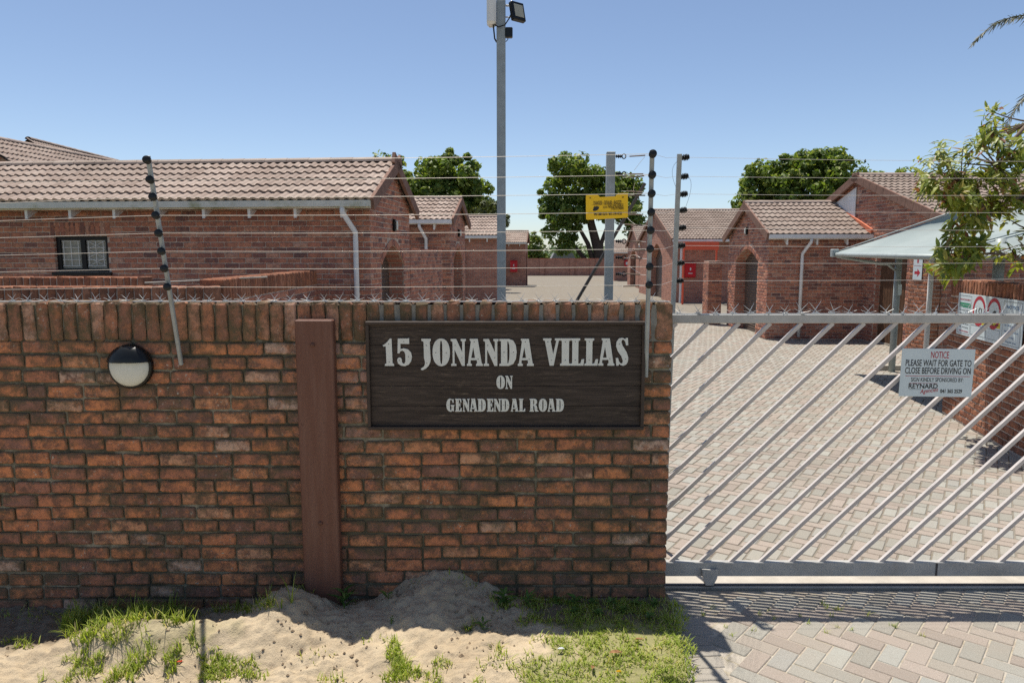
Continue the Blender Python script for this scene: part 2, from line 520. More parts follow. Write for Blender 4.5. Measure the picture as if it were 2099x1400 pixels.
class MB:
    def __init__(self):
        self.v = []; self.f = []; self.mi = []; self.cur = 0

    def add(self, vs, fs):
        k = len(self.v)
        self.v += [tuple(p) for p in vs]
        self.f += [tuple(i + k for i in f) for f in fs]
        self.mi += [self.cur] * len(fs)
        return self

    def box(self, x0, x1, y0, y1, z0, z1, mat=None, bev=0.0):
        if bev > 0:
            return self.bevbox(x0, x1, y0, y1, z0, z1, bev, mat)
        vs = [(x, y, z) for z in (z0, z1) for y in (y0, y1) for x in (x0, x1)]
        if mat is not None:
            vs = [tuple(mat @ Vector(p)) for p in vs]
        fs = [(0, 2, 3, 1), (4, 5, 7, 6), (0, 1, 5, 4), (2, 6, 7, 3), (0, 4, 6, 2), (1, 3, 7, 5)]
        return self.add(vs, fs)

    def bevbox(self, x0, x1, y0, y1, z0, z1, b, mat=None):
        vs = []
        idx = {}
        c = ((x0, x1), (y0, y1), (z0, z1))
        for sx in (0, 1):
            for sy in (0, 1):
                for sz in (0, 1):
                    for ax in range(3):
                        p = []
                        for k, s in enumerate((sx, sy, sz)):
                            val = c[k][s]
                            if k != ax:
                                val += b if s == 0 else -b
                            p.append(val)
                        idx[(sx, sy, sz, ax)] = len(vs)
                        vs.append(tuple(p))
        fs = []
        for ax in range(3):
            o = [k for k in range(3) if k != ax]
            for s in (0, 1):
                q = []
                for a, bb in ((0, 0), (1, 0), (1, 1), (0, 1)):
                    t = [0, 0, 0]; t[ax] = s; t[o[0]] = a; t[o[1]] = bb
                    q.append(idx[(t[0], t[1], t[2], ax)])
                flip = (s == 0) ^ (ax == 1)
                fs.append(tuple(reversed(q)) if flip else tuple(q))
        for ax in range(3):
            o = [k for k in range(3) if k != ax]
            for a in (0, 1):
                for bb in (0, 1):
                    t0 = [0, 0, 0]; t1 = [0, 0, 0]
                    t0[o[0]] = t1[o[0]] = a; t0[o[1]] = t1[o[1]] = bb; t1[ax] = 1
                    fs.append((idx[(*t0, o[0])], idx[(*t1, o[0])], idx[(*t1, o[1])], idx[(*t0, o[1])]))
        for sx in (0, 1):
            for sy in (0, 1):
                for sz in (0, 1):
                    fs.append((idx[(sx, sy, sz, 0)], idx[(sx, sy, sz, 1)], idx[(sx, sy, sz, 2)]))
        if mat is not None:
            vs = [tuple(mat @ Vector(p)) for p in vs]
        return self.add(vs, fs)

    def tube(self, pts, r, n=8, cap=True):
        pts = [Vector(p) for p in pts]
        rr = r if isinstance(r, (list, tuple)) else [r] * len(pts)
        rings = []
        up = None
        for i, p in enumerate(pts):
            d = (pts[min(i + 1, len(pts) - 1)] - pts[max(i - 1, 0)]).normalized()
            if up is None or abs(d.dot(up)) > 0.98:
                up = Vector((0, 0, 1)) if abs(d.z) < 0.9 else Vector((1, 0, 0))
            a = d.cross(up).normalized()
            b = a.cross(d).normalized()
            up = b
            rings.append([p + (a * math.cos(2 * math.pi * k / n) + b * math.sin(2 * math.pi * k / n)) * rr[i] for k in range(n)])
        vs = [q for ring in rings for q in ring]
        fs = []
        for i in range(len(pts) - 1):
            for k in range(n):
                fs.append((i * n + k, i * n + (k + 1) % n, (i + 1) * n + (k + 1) % n, (i + 1) * n + k))
        if cap:
            fs.append(tuple(range(n - 1, -1, -1)))
            fs.append(tuple((len(pts) - 1) * n + k for k in range(n)))
        return self.add(vs, fs)

    def bar(self, a, b, w, h, up=(0, 0, 1)):
        """rectangular bar from a to b"""
        a = Vector(a); b = Vector(b)
        d = (b - a).normalized()
        s = d.cross(Vector(up)).normalized()
        u = s.cross(d).normalized()
        vs = []
        for p in (a, b):
            for i, j in ((-1, -1), (1, -1), (1, 1), (-1, 1)):
                vs.append(p + s * (i * w / 2) + u * (j * h / 2))
        return self.add(vs, [(0, 1, 2, 3), (7, 6, 5, 4), (0, 4, 5, 1), (1, 5, 6, 2), (2, 6, 7, 3), (3, 7, 4, 0)])

    def lathe(self, prof, n=20, mat=None):
        """profile (r, h) about z; mat places it"""
        vs = []; fs = []
        for r, h in prof:
            for k in range(n):
                a = 2 * math.pi * k / n
                vs.append((r * math.cos(a), r * math.sin(a), h))
        for i in range(len(prof) - 1):
            for k in range(n):
                fs.append((i * n + k, i * n + (k + 1) % n, (i + 1) * n + (k + 1) % n, (i + 1) * n + k))
        fs.append(tuple(range(n - 1, -1, -1)))
        fs.append(tuple((len(prof) - 1) * n + k for k in range(n)))
        if mat is not None:
            vs = [tuple(mat @ Vector(p)) for p in vs]
        return self.add(vs, fs)

    def prism(self, poly, thick, mat):
        """poly in local xz, front at y=0, extruded to y=thick; mat places it"""
        n = len(poly)
        vs = [mat @ Vector((x, 0, z)) for x, z in poly] + [mat @ Vector((x, thick, z)) for x, z in poly]
        fs = [tuple(range(n)), tuple(range(2 * n - 1, n - 1, -1))]
        for i in range(n):
            j = (i + 1) % n
            fs.append((j, i, n + i, n + j))
        return self.add(vs, fs)

    def mesh(self, name, mats, smooth=False):
        me = bpy.data.meshes.new(name)
        me.from_pydata(self.v, [], self.f)
        mats = mats if isinstance(mats, (list, tuple)) else [mats]
        for m in mats:
            me.materials.append(m)
        if len(mats) > 1:
            me.polygons.foreach_set('material_index', self.mi)
        if smooth:
            me.polygons.foreach_set('use_smooth', [True] * len(me.polygons))
        me.update()
        return me

    def build(self, name, mat, parent=None, smooth=False, fix=True):
        me = self.mesh(name, mat, smooth)
        if fix:
            bm = bmesh.new(); bm.from_mesh(me)
            bmesh.ops.recalc_face_normals(bm, faces=bm.faces)
            bm.to_mesh(me); bm.free()
        return link(name, me, parent)


def frame(o, x, y=None, z=None):
    """4x4 from origin and x / y / z axes"""
    m = Matrix.Identity(4)
    for i, a in enumerate((x, y, z)):
        for k in range(3):
            m[k][i] = a[k]
    for k in range(3):
        m[k][3] = o[k]
    return m


class Joiner:
    """collects transformed copies of template meshes into one mesh (numpy)"""
    def __init__(self):
        self.V = []; self.F = []; self.E = []; self.MI = []; self.n = 0

    def add(self, tpl, m, mi=0):
        v, f, e = tpl
        a = np.array(m)
        w = v @ a[:3, :3].T + a[:3, 3]
        self.V.append(w); self.E.append(e)
        for face in f:
            self.F.append([i + self.n for i in face]); self.MI.append(mi)
        self.n += len(v)

    def build(self, name, mats, parent=None, edge=True, smooth=False):
        me = bpy.data.meshes.new(name)
        if not self.V:
            return None
        V = np.concatenate(self.V)
        me.from_pydata(V.tolist(), [], self.F)
        mats = mats if isinstance(mats, (list, tuple)) else [mats]
        for m in mats:
            me.materials.append(m)
        if len(mats) > 1:
            me.polygons.foreach_set('material_index', self.MI)
        if edge:
            at_ = me.attributes.new('edge', 'FLOAT', 'POINT')
            at_.data.foreach_set('value', np.concatenate(self.E))
        if smooth:
            me.polygons.foreach_set('use_smooth', [True] * len(me.polygons))
        me.update()
        o = link(name, me, parent)
        o['kind'] = 'stuff'
        return o


# ---------------------------------------------------------------- bricks
def brick_tpl(L, H, D, seed, rough=1.0):
    """front face at y=0, centred on x and z, body runs to y=D"""
    r = random.Random(seed)
    j = lambda a: r.uniform(-a, a) * rough
    hx, hz = L / 2, H / 2
    cut = lambda: r.uniform(0.003, 0.010) * (0.4 + 0.6 * rough)
    outer = []
    for sx, sz in ((-1, -1), (1, -1), (1, 1), (-1, 1)):
        c = cut()
        a = (sx * hx, sz * (hz - c)); b = (sx * (hx - c * 1.3), sz * hz)
        pr = [a, b] if sx * sz < 0 else [b, a]
        if (sx, sz) == (-1, -1): pr = [a, b]
        if (sx, sz) == (1, -1): pr = [b, a]
        if (sx, sz) == (1, 1): pr = [a, b]
        if (sx, sz) == (-1, 1): pr = [b, a]
        outer += pr
    # mid points on the long sides make the arris wavy
    pts = []
    for i, p in enumerate(outer):
        pts.append(p)
        q = outer[(i + 1) % len(outer)]
        if abs(p[0] - q[0]) > L * 0.5:
            for k in (1 / 3, 2 / 3):
                pts.append((p[0] + (q[0] - p[0]) * k, p[1] + (q[1] - p[1]) * k))
    n = len(pts)
    rim = [(x + j(0.002), 0.007 + j(0.003), z + j(0.0022)) for x, z in pts]
    ins = []
    for x, z in pts:
        k = 0.010
        ins.append((x * (1 - k / hx) + j(0.002), j(0.0022), z * (1 - k / hz) + j(0.002)))
    back = [(x, D, z) for x, z in pts]
    vs = rim + ins + back + [(j(0.01), j(0.003), j(0.006))]
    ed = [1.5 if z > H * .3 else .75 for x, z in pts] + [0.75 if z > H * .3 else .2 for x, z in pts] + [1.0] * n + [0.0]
    fs = []
    for i in range(n):
        k = (i + 1) % n
        fs.append((i, k, n + k, n + i))
        fs.append((2 * n + i, 2 * n + k, k, i))
        fs.append((n + i, n + k, 3 * n))
    return np.array(vs), fs, np.array(ed)


def tpl_mesh(name, tpl, mat):
    v, f, e = tpl
    me = bpy.data.meshes.new(name)
    me.from_pydata(v.tolist(), [], f)
    me.materials.append(mat)
    a = me.attributes.new('edge', 'FLOAT', 'POINT'); a.data.foreach_set('value', e)
    me.update()
    return me


BL, BH = 0.221, 0.0725
BR_T = [brick_tpl(BL, BH, 0.09, 100 + i) for i in range(12)]
SIMPLE_T = []
for i in range(6):
    mb = MB().bevbox(-BL / 2, BL / 2, 0, 0.05, -BH / 2, BH / 2, 0.004)
    SIMPLE_T.append((np.array(mb.v), mb.f, np.array([1.0] * len(mb.v))))


def lay(intervals_of, u_len, z0, z1, pitch_x=0.232, pitch_z=0.085, first=0):
    """stretcher bond bricks: yields (u_centre, z_centre, length)"""
    k = first
    z = z0
    while z + BH * 0.6 <= z1:
        zc = z + pitch_z / 2
        off = 0.0 if k % 2 == 0 else -pitch_x / 2
        for a, b in intervals_of(z + 0.005, min(z + BH, z1)):
            i = math.floor((a - off) / pitch_x)
            while off + i * pitch_x < b:
                s = max(a, off + i * pitch_x + 0.005)
                e = min(b, off + (i + 1) * pitch_x - 0.005)
                if e - s > 0.035:
                    yield (s + e) / 2, zc, e - s
                i += 1
        z += pitch_z; k += 1


class Wall:
    """a wall part carrying bricks: the first `limit` given become objects, the rest are joined"""
    def __init__(self, part, mat, limit, tpls=BR_T, proud=0.008):
        self.part = part; self.mat = mat; self.limit = limit; self.tpls = tpls; self.proud = proud
        self.meshes = [tpl_mesh('brick', t, mat) for t in tpls]
        self.items = []

    def face(self, origin, u, n, bricks):
        """bricks on the plane through origin, running along unit u, facing unit n"""
        u = Vector(u); n = Vector(n)
        for uc, zc, L in bricks:
            p = Vector(origin) + u * uc + n * self.proud
            p.z += zc
            m = frame(p, u * (L / BL), -n, Vector((0, 0, 1)))
            self.items.append(m)

    def finish(self, jitter=0.002, key=None):
        r = random.Random(len(self.items))
        its = self.items
        if key: its = sorted(its, key=key)
        J = Joiner()
        for i, m in enumerate(its):
            m = m @ Matrix.Translation((0, r.uniform(-jitter * 1.5, jitter), r.uniform(-jitter, jitter))) @ Matrix.Rotation(r.uniform(-.006, .006), 4, 'Y')
            k = r.randrange(len(self.tpls))
            if i < self.limit:
                link('brick', self.meshes[k], self.part, m)
            else:
                J.add(self.tpls[k], m)
        J.build('brickwork', self.mat, self.part)


# ================================================================ GROUND, PAVING
# far ground sheet
def sheet(name, x0, x1, y0, y1, z, mat, kind='structure'):
    o = MB().add([(x0, y0, z), (x1, y0, z), (x1, y1, z), (x0, y1, z)], [(0, 1, 2, 3)]).build(name, mat, fix=False)
    return tag(o, kind=kind)


sheet('front_road', -40, 60, -14, -1.02, -0.03, M['joint'])
sheet('ground', -3000, 3000, -300, 5000, -0.16, M['far_ground'])


def sstep(a, b, x):
    t = min(1.0, max(0.0, (x - a) / (b - a)))
    return t * t * (3 - 2 * t)


def gz(x, y):
    """height of the sandy verge"""
    g = lambda cx, cy, sx, sy: math.exp(-((x - cx) / sx) ** 2 - ((y - cy) / sy) ** 2)
    h = 0.015 + 0.055 * sstep(-1.2, -0.2, x)
    h += 0.175 * g(-0.46, 4.20, 0.34, 0.40) + 0.03 * g(-0.30, 4.22, 0.16, 0.12)
    h += 0.205 * g(-1.33, 3.98, 0.24, 0.24)
    h += 0.155 * g(-1.78, 3.72, 0.52, 0.14) + 0.10 * g(-2.28, 3.68, 0.28, 0.14)
    h += 0.05 * g(-0.85, 3.85, 0.4, 0.25)
    h += 0.03 * g(0.45, 3.8, 0.5, 0.4)
    h -= 0.05 * sstep(3.7, 3.0, y)
    h += 0.016 * (mnoise.fractal(Vector((x * 4, y * 4, 1.3)), 1.0, 2.1, 4))
    rough_ = 1 - sstep(0.0, 0.4, x)
    h += 0.022 * (mnoise.fractal(Vector((x * 13, y * 13, 4.3)), 0.65, 2.1, 5)) * rough_
    if y > 3.0 and rough_ > 0:
        d_, _p = mnoise.voronoi(Vector((x * 6.5 + .4 * mnoise.noise(Vector((x * 9, y * 9, 0))), y * 8.5, 0.5)))
        h -= 0.020 * max(0, 1 - d_[0] * 2.6) * (1 if mnoise.cell(Vector((math.floor(_p[0].x * 7), math.floor(_p[0].y * 7), 1))) > .0 else 0) * rough_
    return h


def lawn_edge(y):
    # the lawn's left border and right border (against the pavers)
    return 0.12 + 0.10 * math.sin(y * 9.0) + 0.55 * sstep(3.75, 4.1, y) * 0 + 0.25 * sstep(3.85, 3.45, y) * -0.2


APRON_X = lambda y: 0.985 - 0.10 * (4.2 - y)     # border between verge and paving


def verge():
    me = bpy.data.meshes.new('verge')
    xs = np.concatenate([np.linspace(-9, -3.5, 24)[:-1], np.linspace(-3.5, 1.0, 340)])
    ys = np.concatenate([np.linspace(-1.0, 3.0, 14)[:-1], np.linspace(3.0, 4.26, 120)])
    V = []; turf = []; hum = []
    for y in ys:
        ax = APRON_X(min(y, 4.2)) - 0.005
        for x in xs:
            xx = min(x, ax) if x < 0.9 else ax - (1.0 - x) * 0.0
            V.append((xx, y, gz(xx, y) if y > 1.5 else gz(xx, 1.5)))
            n1 = mnoise.noise(Vector((x * 7, y * 7, 2.0)))
            tf_ = sstep(-0.05, 0.22, x - lawn_edge(y) + 0.22 * n1)
            tf_ = max(tf_, .38 * sstep(.9, .35, ((x + 1.95 + .15 * n1) / .52) ** 2 + ((y - 3.70) / .17) ** 2))
            turf.append(min(1, max(0, tf_)))
            hm = 0.6 * max(0, mnoise.noise(Vector((x * 5, y * 5, 11))) - .15) + sstep(-1.75, -2.2, x) * sstep(3.62, 3.8, y) + 0.8 * sstep(-0.02, 0.2, x + 0.2 * n1) * sstep(3.8, 3.9, y) + 0.45 * sstep(-1.5, -1.8, x) * sstep(3.82, 3.95, y)
            hum.append(min(1, max(0, hm)))
    nx = len(xs)
    F = [(j * nx + i, j * nx + i + 1, (j + 1) * nx + i + 1, (j + 1) * nx + i) for j in range(len(ys) - 1) for i in range(nx - 1)]
    me.from_pydata(V, [], F)
    me.materials.append(M['sand'])
    for nm, val in (('turf', turf), ('humus', hum)):
        a = me.attributes.new(nm, 'FLOAT', 'POINT'); a.data.foreach_set('value', val)
    me.polygons.foreach_set('use_smooth', [True] * len(me.polygons))
    me.update()
    return tag(link('verge', me), kind='structure')


verge()

# driveway bed (joint sand, and the paving too far off to tell the bricks apart)
dw = MB()
dw.add([(0.40, -6.0, -0.017), (14, -6.0, -0.017), (14, 4.49, -0.017), (0.82, 4.49, -0.017), (0.82, 4.0, -0.017)], [(0, 1, 2, 3, 4)])
dw.cur = 1
dw.add([(-8, 4.49, -0.006), (24, 4.49, -0.006), (24, 90, -0.006), (-8, 90, -0.006)], [(0, 1, 2, 3)])
drive = dw.build('driveway', [M['joint'], M['joint_in']], fix=False)
tag(drive, kind='structure')

PL, PW = 0.222, 0.111
pmb = MB().bevbox(-PL / 2 + .004, PL / 2 - .004, -PW / 2 + .004, PW / 2 - .004, -0.03, 0.0, 0.004)
PTPL = (np.array(pmb.v), pmb.f, np.array([0.0] * len(pmb.v)))
PME = [pmb.mesh('paver', M['paver_pink']), pmb.mesh('paver', M['paver_grey']), pmb.mesh('paver', M['paver_mid'])]


def herring(x0, x1, y0, y1, ang, w=PW):
    ox = oy = 0.0
    c, s = math.cos(ang), math.sin(ang)
    rad = int(max(x1 - x0, y1 - y0) / w) + 4
    cx, cy = (x0 + x1) / 2, (y0 + y1) / 2
    for a in range(-rad, rad):
        for b in range(-rad, rad):
            d = (a - b) % 4
            if d == 0:
                lx, ly, ori = (a + 1) * w, (b + 0.5) * w, 0
            elif d == 3:
                lx, ly, ori = (a + 0.5) * w, (b + 1) * w, 1
            else:
                continue
            X = cx + c * lx - s * ly + ox; Y = cy + s * lx + c * ly + oy
            if x0 < X < x1 and y0 < Y < y1:
                yield X, Y, ori


pav = []
rp = random.Random(3)
ANG = R(-41)
ANG2 = R(-34)
for X, Y, ori in herring(0.5, 5.6, 2.2, 4.50, ANG):
    if X > APRON_X(Y) + 0.30 and Y < 4.44:
        pav.append((X, Y, -0.012, ANG + (math.pi / 2 if ori else 0), ori))
for X, Y, ori in herring(-2.4, 9.6, 4.72, 23.0, ANG2, 0.103):
    if Y < 4.84: continue
    pav.append((X, Y, 0.0, ANG2 + (math.pi / 2 if ori else 0), ori + 10))
# soldier border against the verge
y = 2.3
while y < 4.44:
    pav.append((APRON_X(y) + 0.115, y, -0.012, 0.10, 2)); y += 0.112


def in_view(X, Y):
    if Y < 3.2: return False
    t = Y * math.cos(PITCH) + CAM_Z * math.sin(PITCH)
    px = 1049.5 + FPX * X / t
    if px > 2130 or px < 1372 - 60: return False
    if Y > 4.4 and X < 0.95 * Y / 4.5: return False
    return True


pav.sort(key=lambda p: (not in_view(p[0], p[1]), p[1]))
PJ = Joiner()
for i, (X, Y, z, a, ori) in enumerate(pav):
    sc_ = 0.89 if ori >= 10 else 1.0
    ori = ori % 10
    m = Matrix.Translation((X, Y, z + rp.uniform(-.002, .002))) @ Matrix.Rotation(a + rp.uniform(-.012, .012), 4, 'Z') @ Matrix.Rotation(rp.uniform(-.008, .008), 4, 'X') @ Matrix.Diagonal((sc_, sc_, 1, 1))
    if ori < 2 and rp.random() < 0.14: ori = 1 - ori
    if i < 300:
        link('paver', PME[ori], drive, m)
    else:
        PJ.add(PTPL, m, ori)
PJ.build('paving', [M['paver_pink'], M['paver_grey'], M['paver_mid']], drive, edge=False)

# concrete strip and steel track under the gate
sill = MB().box(0.96, 14, 4.50, 4.78, -0.1, 0.003, bev=0.004).build('gate_sill', M['concrete'])
tag(sill, kind='structure')

# ================================================================ FRONT BOUNDARY WALL
WY = 4.20
WX1 = 0.955
WTOP = 1.915
SOL_Z = 1.690
fw = empty('boundary_wall', (0, WY, 0), 'weathered red brick front wall with upright coping bricks behind the name board', 'wall')
core = MB().box(-7.5, WX1 - 0.012, WY + 0.011, WY + 0.215, -0.15, WTOP - 0.012).build('mortar', M['mortar'], fw)
grey = MB().box(-0.80, WX1 - 0.014, WY + 0.0035, WY + 0.213, SOL_Z - 0.003, WTOP - 0.012).build('mortar', M['grey_mortar'], fw)

items = []      # (in view, matrix, kind)
rb = random.Random(11)
z_top = SOL_Z
k = 0
while z_top > -0.06:
    zc = z_top - 0.085 / 2 - 0.002
    x = WX1
    first = True
    while x > -7.4:
        pitch = 0.2325 if x > -1.3 else 0.2215
        L = (0.106 if k % 2 == 0 else BL) if first else pitch - 0.0105
        if rb.random() < 0.05 and not first: L = 0.108
        first = False
        L *= 1 + rb.uniform(-.015, .015)
        xc = x - L / 2
        hid = (-0.74 < xc - L / 2 and xc + L / 2 < 0.66 and 1.22 < zc < 1.69)
        if not hid:
            sag = 0.006 * math.sin(xc * 1.7 + k * .9) + 0.004 * math.sin(xc * 4.1 + k)
            m = frame((xc, WY - 0.001, zc + sag), (L / BL, 0, 0), (0, 1, 0), (0, 0, 1))
            items.append((xc > -3.25 and zc > 0.02, m, 0))
        x -= L + 0.0105
    z_top -= 0.085; k += 1
# coping: soldiers on end
x = WX1
i = 0
while x > -7.4:
    w = 0.104 if i == 0 else 0.073
    gap = (0.022 if x > -0.75 else 0.009)
    xc = x - w / 2
    m = frame((xc, WY - 0.004, (SOL_Z + WTOP) / 2 + 0.001), (0, 0, 1.0), (0, 1, 0), (-w / BH, 0, 0))
    items.append((xc > -3.1, m, 1))
    x -= w + gap; i += 1
items.sort(key=lambda t: (not t[0], -t[2]))
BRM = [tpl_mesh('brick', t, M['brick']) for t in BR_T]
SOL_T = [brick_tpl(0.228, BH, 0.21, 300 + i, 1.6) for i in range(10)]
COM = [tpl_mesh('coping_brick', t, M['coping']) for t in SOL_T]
J0, J1 = Joiner(), Joiner()
for n_, (vis, m, kd) in enumerate(items):
    m = m @ Matrix.Translation((rb.uniform(-.003, .003) * kd * 2, rb.uniform(-.004, .003), rb.uniform(-.0015, .0015))) @ Matrix.Rotation(rb.uniform(-.008, .008) * (1 + kd), 4, 'Y')
    q = rb.randrange(10)
    if n_ < 300:
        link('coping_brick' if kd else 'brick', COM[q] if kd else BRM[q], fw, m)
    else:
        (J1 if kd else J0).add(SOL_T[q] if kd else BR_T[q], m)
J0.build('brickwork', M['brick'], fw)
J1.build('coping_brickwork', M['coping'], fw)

# end-face bricks of the wall (seen from a step to the right)
# ---------------------------------------------------------------- brown post
pp = empty('painted_post', (-1.17, 4.14, 0.05), 'brown painted upright steel post standing against the brick wall', 'post')
tl = at(603, 656, 4.12); tr = at(681, 651, 4.12); bl = at(628, 1216, 4.12)
px0, px1 = tl.x, tr.x
pz1 = tl.z
MB().bevbox(px0, px1, 4.12, 4.193, -0.05, pz1, 0.007).build('column', M['post_paint'], pp)
for (bx, bz) in ((at(641, 707, 4.12).x, at(641, 707, 4.12).z), (at(657, 1072, 4.12).x, at(657, 1072, 4.12).z)):
    MB().lathe([(0.014, 0), (0.014, 0.004), (0.010, 0.010), (0.004, 0.012)], 10, Matrix.Translation((bx, 4.121, bz)) @ Matrix.Rotation(R(90), 4, 'X')).build('bolt', M['brown_paint'], pp)

# ---------------------------------------------------------------- bulkhead lamp
lc = at(264, 752, 4.16)
lamp = empty('bulkhead_lamp', (lc.x, WY, lc.z), 'round black and white bulkhead wall lamp with half hood', 'lamp')
RX = Matrix.Translation((lc.x, WY - 0.002, lc.z)) @ Matrix.Rotation(R(90), 4, 'X')
LR = 0.133
MB().lathe([(LR - 0.012, 0), (LR, 0.008), (LR, 0.028), (LR - 0.006, 0.036), (LR - 0.014, 0.036)], 40, RX).build('rim', M['lamp_black'], lamp, True)
ln = MB()
rings = [(LR - 0.014) * math.cos(a) for a in np.linspace(0, math.pi / 2 - .02, 9)]
hs = [0.030 + 0.045 * math.sin(a) for a in np.linspace(0, math.pi / 2 - .02, 9)]
ln.lathe(list(zip(rings, hs)), 40, RX)
ln.build('lens', M['lens'], lamp, True)
hd = MB()
vs = []; fs = []
na = 24
zc_ = 0.030
HR = [(LR, 0.030), (LR - 0.004, 0.052), (LR - 0.03, 0.078), (LR * 0.50, 0.094), (zc_ * 1.05, 0.098)]
for i in range(na):
    for r_, h_ in HR:
        a0_ = math.asin(min(1, zc_ / r_))
        a = a0_ + (math.pi - 2 * a0_) * i / (na - 1)
        vs.append((lc.x + r_ * math.cos(a), WY - h_, lc.z + r_ * math.sin(a)))
for i in range(na - 1):
    for j in range(4):
        fs.append((i * 5 + j, (i + 1) * 5 + j, (i + 1) * 5 + j + 1, i * 5 + j + 1))
hd.add(vs, fs)
hd.build('hood', M['lamp_black'], lamp, True)

# ---------------------------------------------------------------- name board
sb_tl = at(750, 661, 4.15); sb_br = at(1320, 876, 4.15)
SX0, SX1 = at(752, 770, 4.16).x, at(1321, 770, 4.16).x
SZ1, SZ0 = at(1040, 659, 4.15).z, at(1040, 881, 4.15).z
board = empty('name_board', ((SX0 + SX1) / 2, WY, (SZ0 + SZ1) / 2), 'dark timber name board with raised white letters on the brick wall', 'sign')
FY0, FY1 = 4.143, 4.192
fr = 0.020
MB().bevbox(SX0, SX1, FY0, FY1, SZ1 - fr, SZ1, 0.003).build('frame_rail', M['frame_wood'], board)
MB().bevbox(SX0, SX1, FY0, FY1, SZ0, SZ0 + fr, 0.003).build('frame_rail', M['frame_wood'], board)
MB().bevbox(SX0, SX0 + fr, FY0 + .001, FY1, SZ0 + fr, SZ1 - fr, 0.003).build('frame_rail', M['frame_wood'], board)
MB().bevbox(SX1 - fr, SX1, FY0 + .001, FY1, SZ0 + fr, SZ1 - fr, 0.003).build('frame_rail', M['frame_wood'], board)
npl = 5
ph = (SZ1 - SZ0 - 2 * fr) / npl
PLY = 4.166
for i in range(npl):
    z0 = SZ0 + fr + i * ph
    MB().bevbox(SX0 + fr, SX1 - fr, PLY + random.uniform(0, .0015), FY1 - .002, z0 + 0.0008, z0 + ph - 0.0008, 0.0015).build('plank', M['sign_wood'], board)


def ell(cx, cy, rx, ry, n=28, p=2.0, rev=False):
    pts = []
    for k in range(n):
        a = 2 * math.pi * k / n
        c, s = math.cos(a), math.sin(a)
        pts.append((cx + rx * math.copysign(abs(c) ** (2 / p), c), cy + ry * math.copysign(abs(s) ** (2 / p), s)))
    return pts


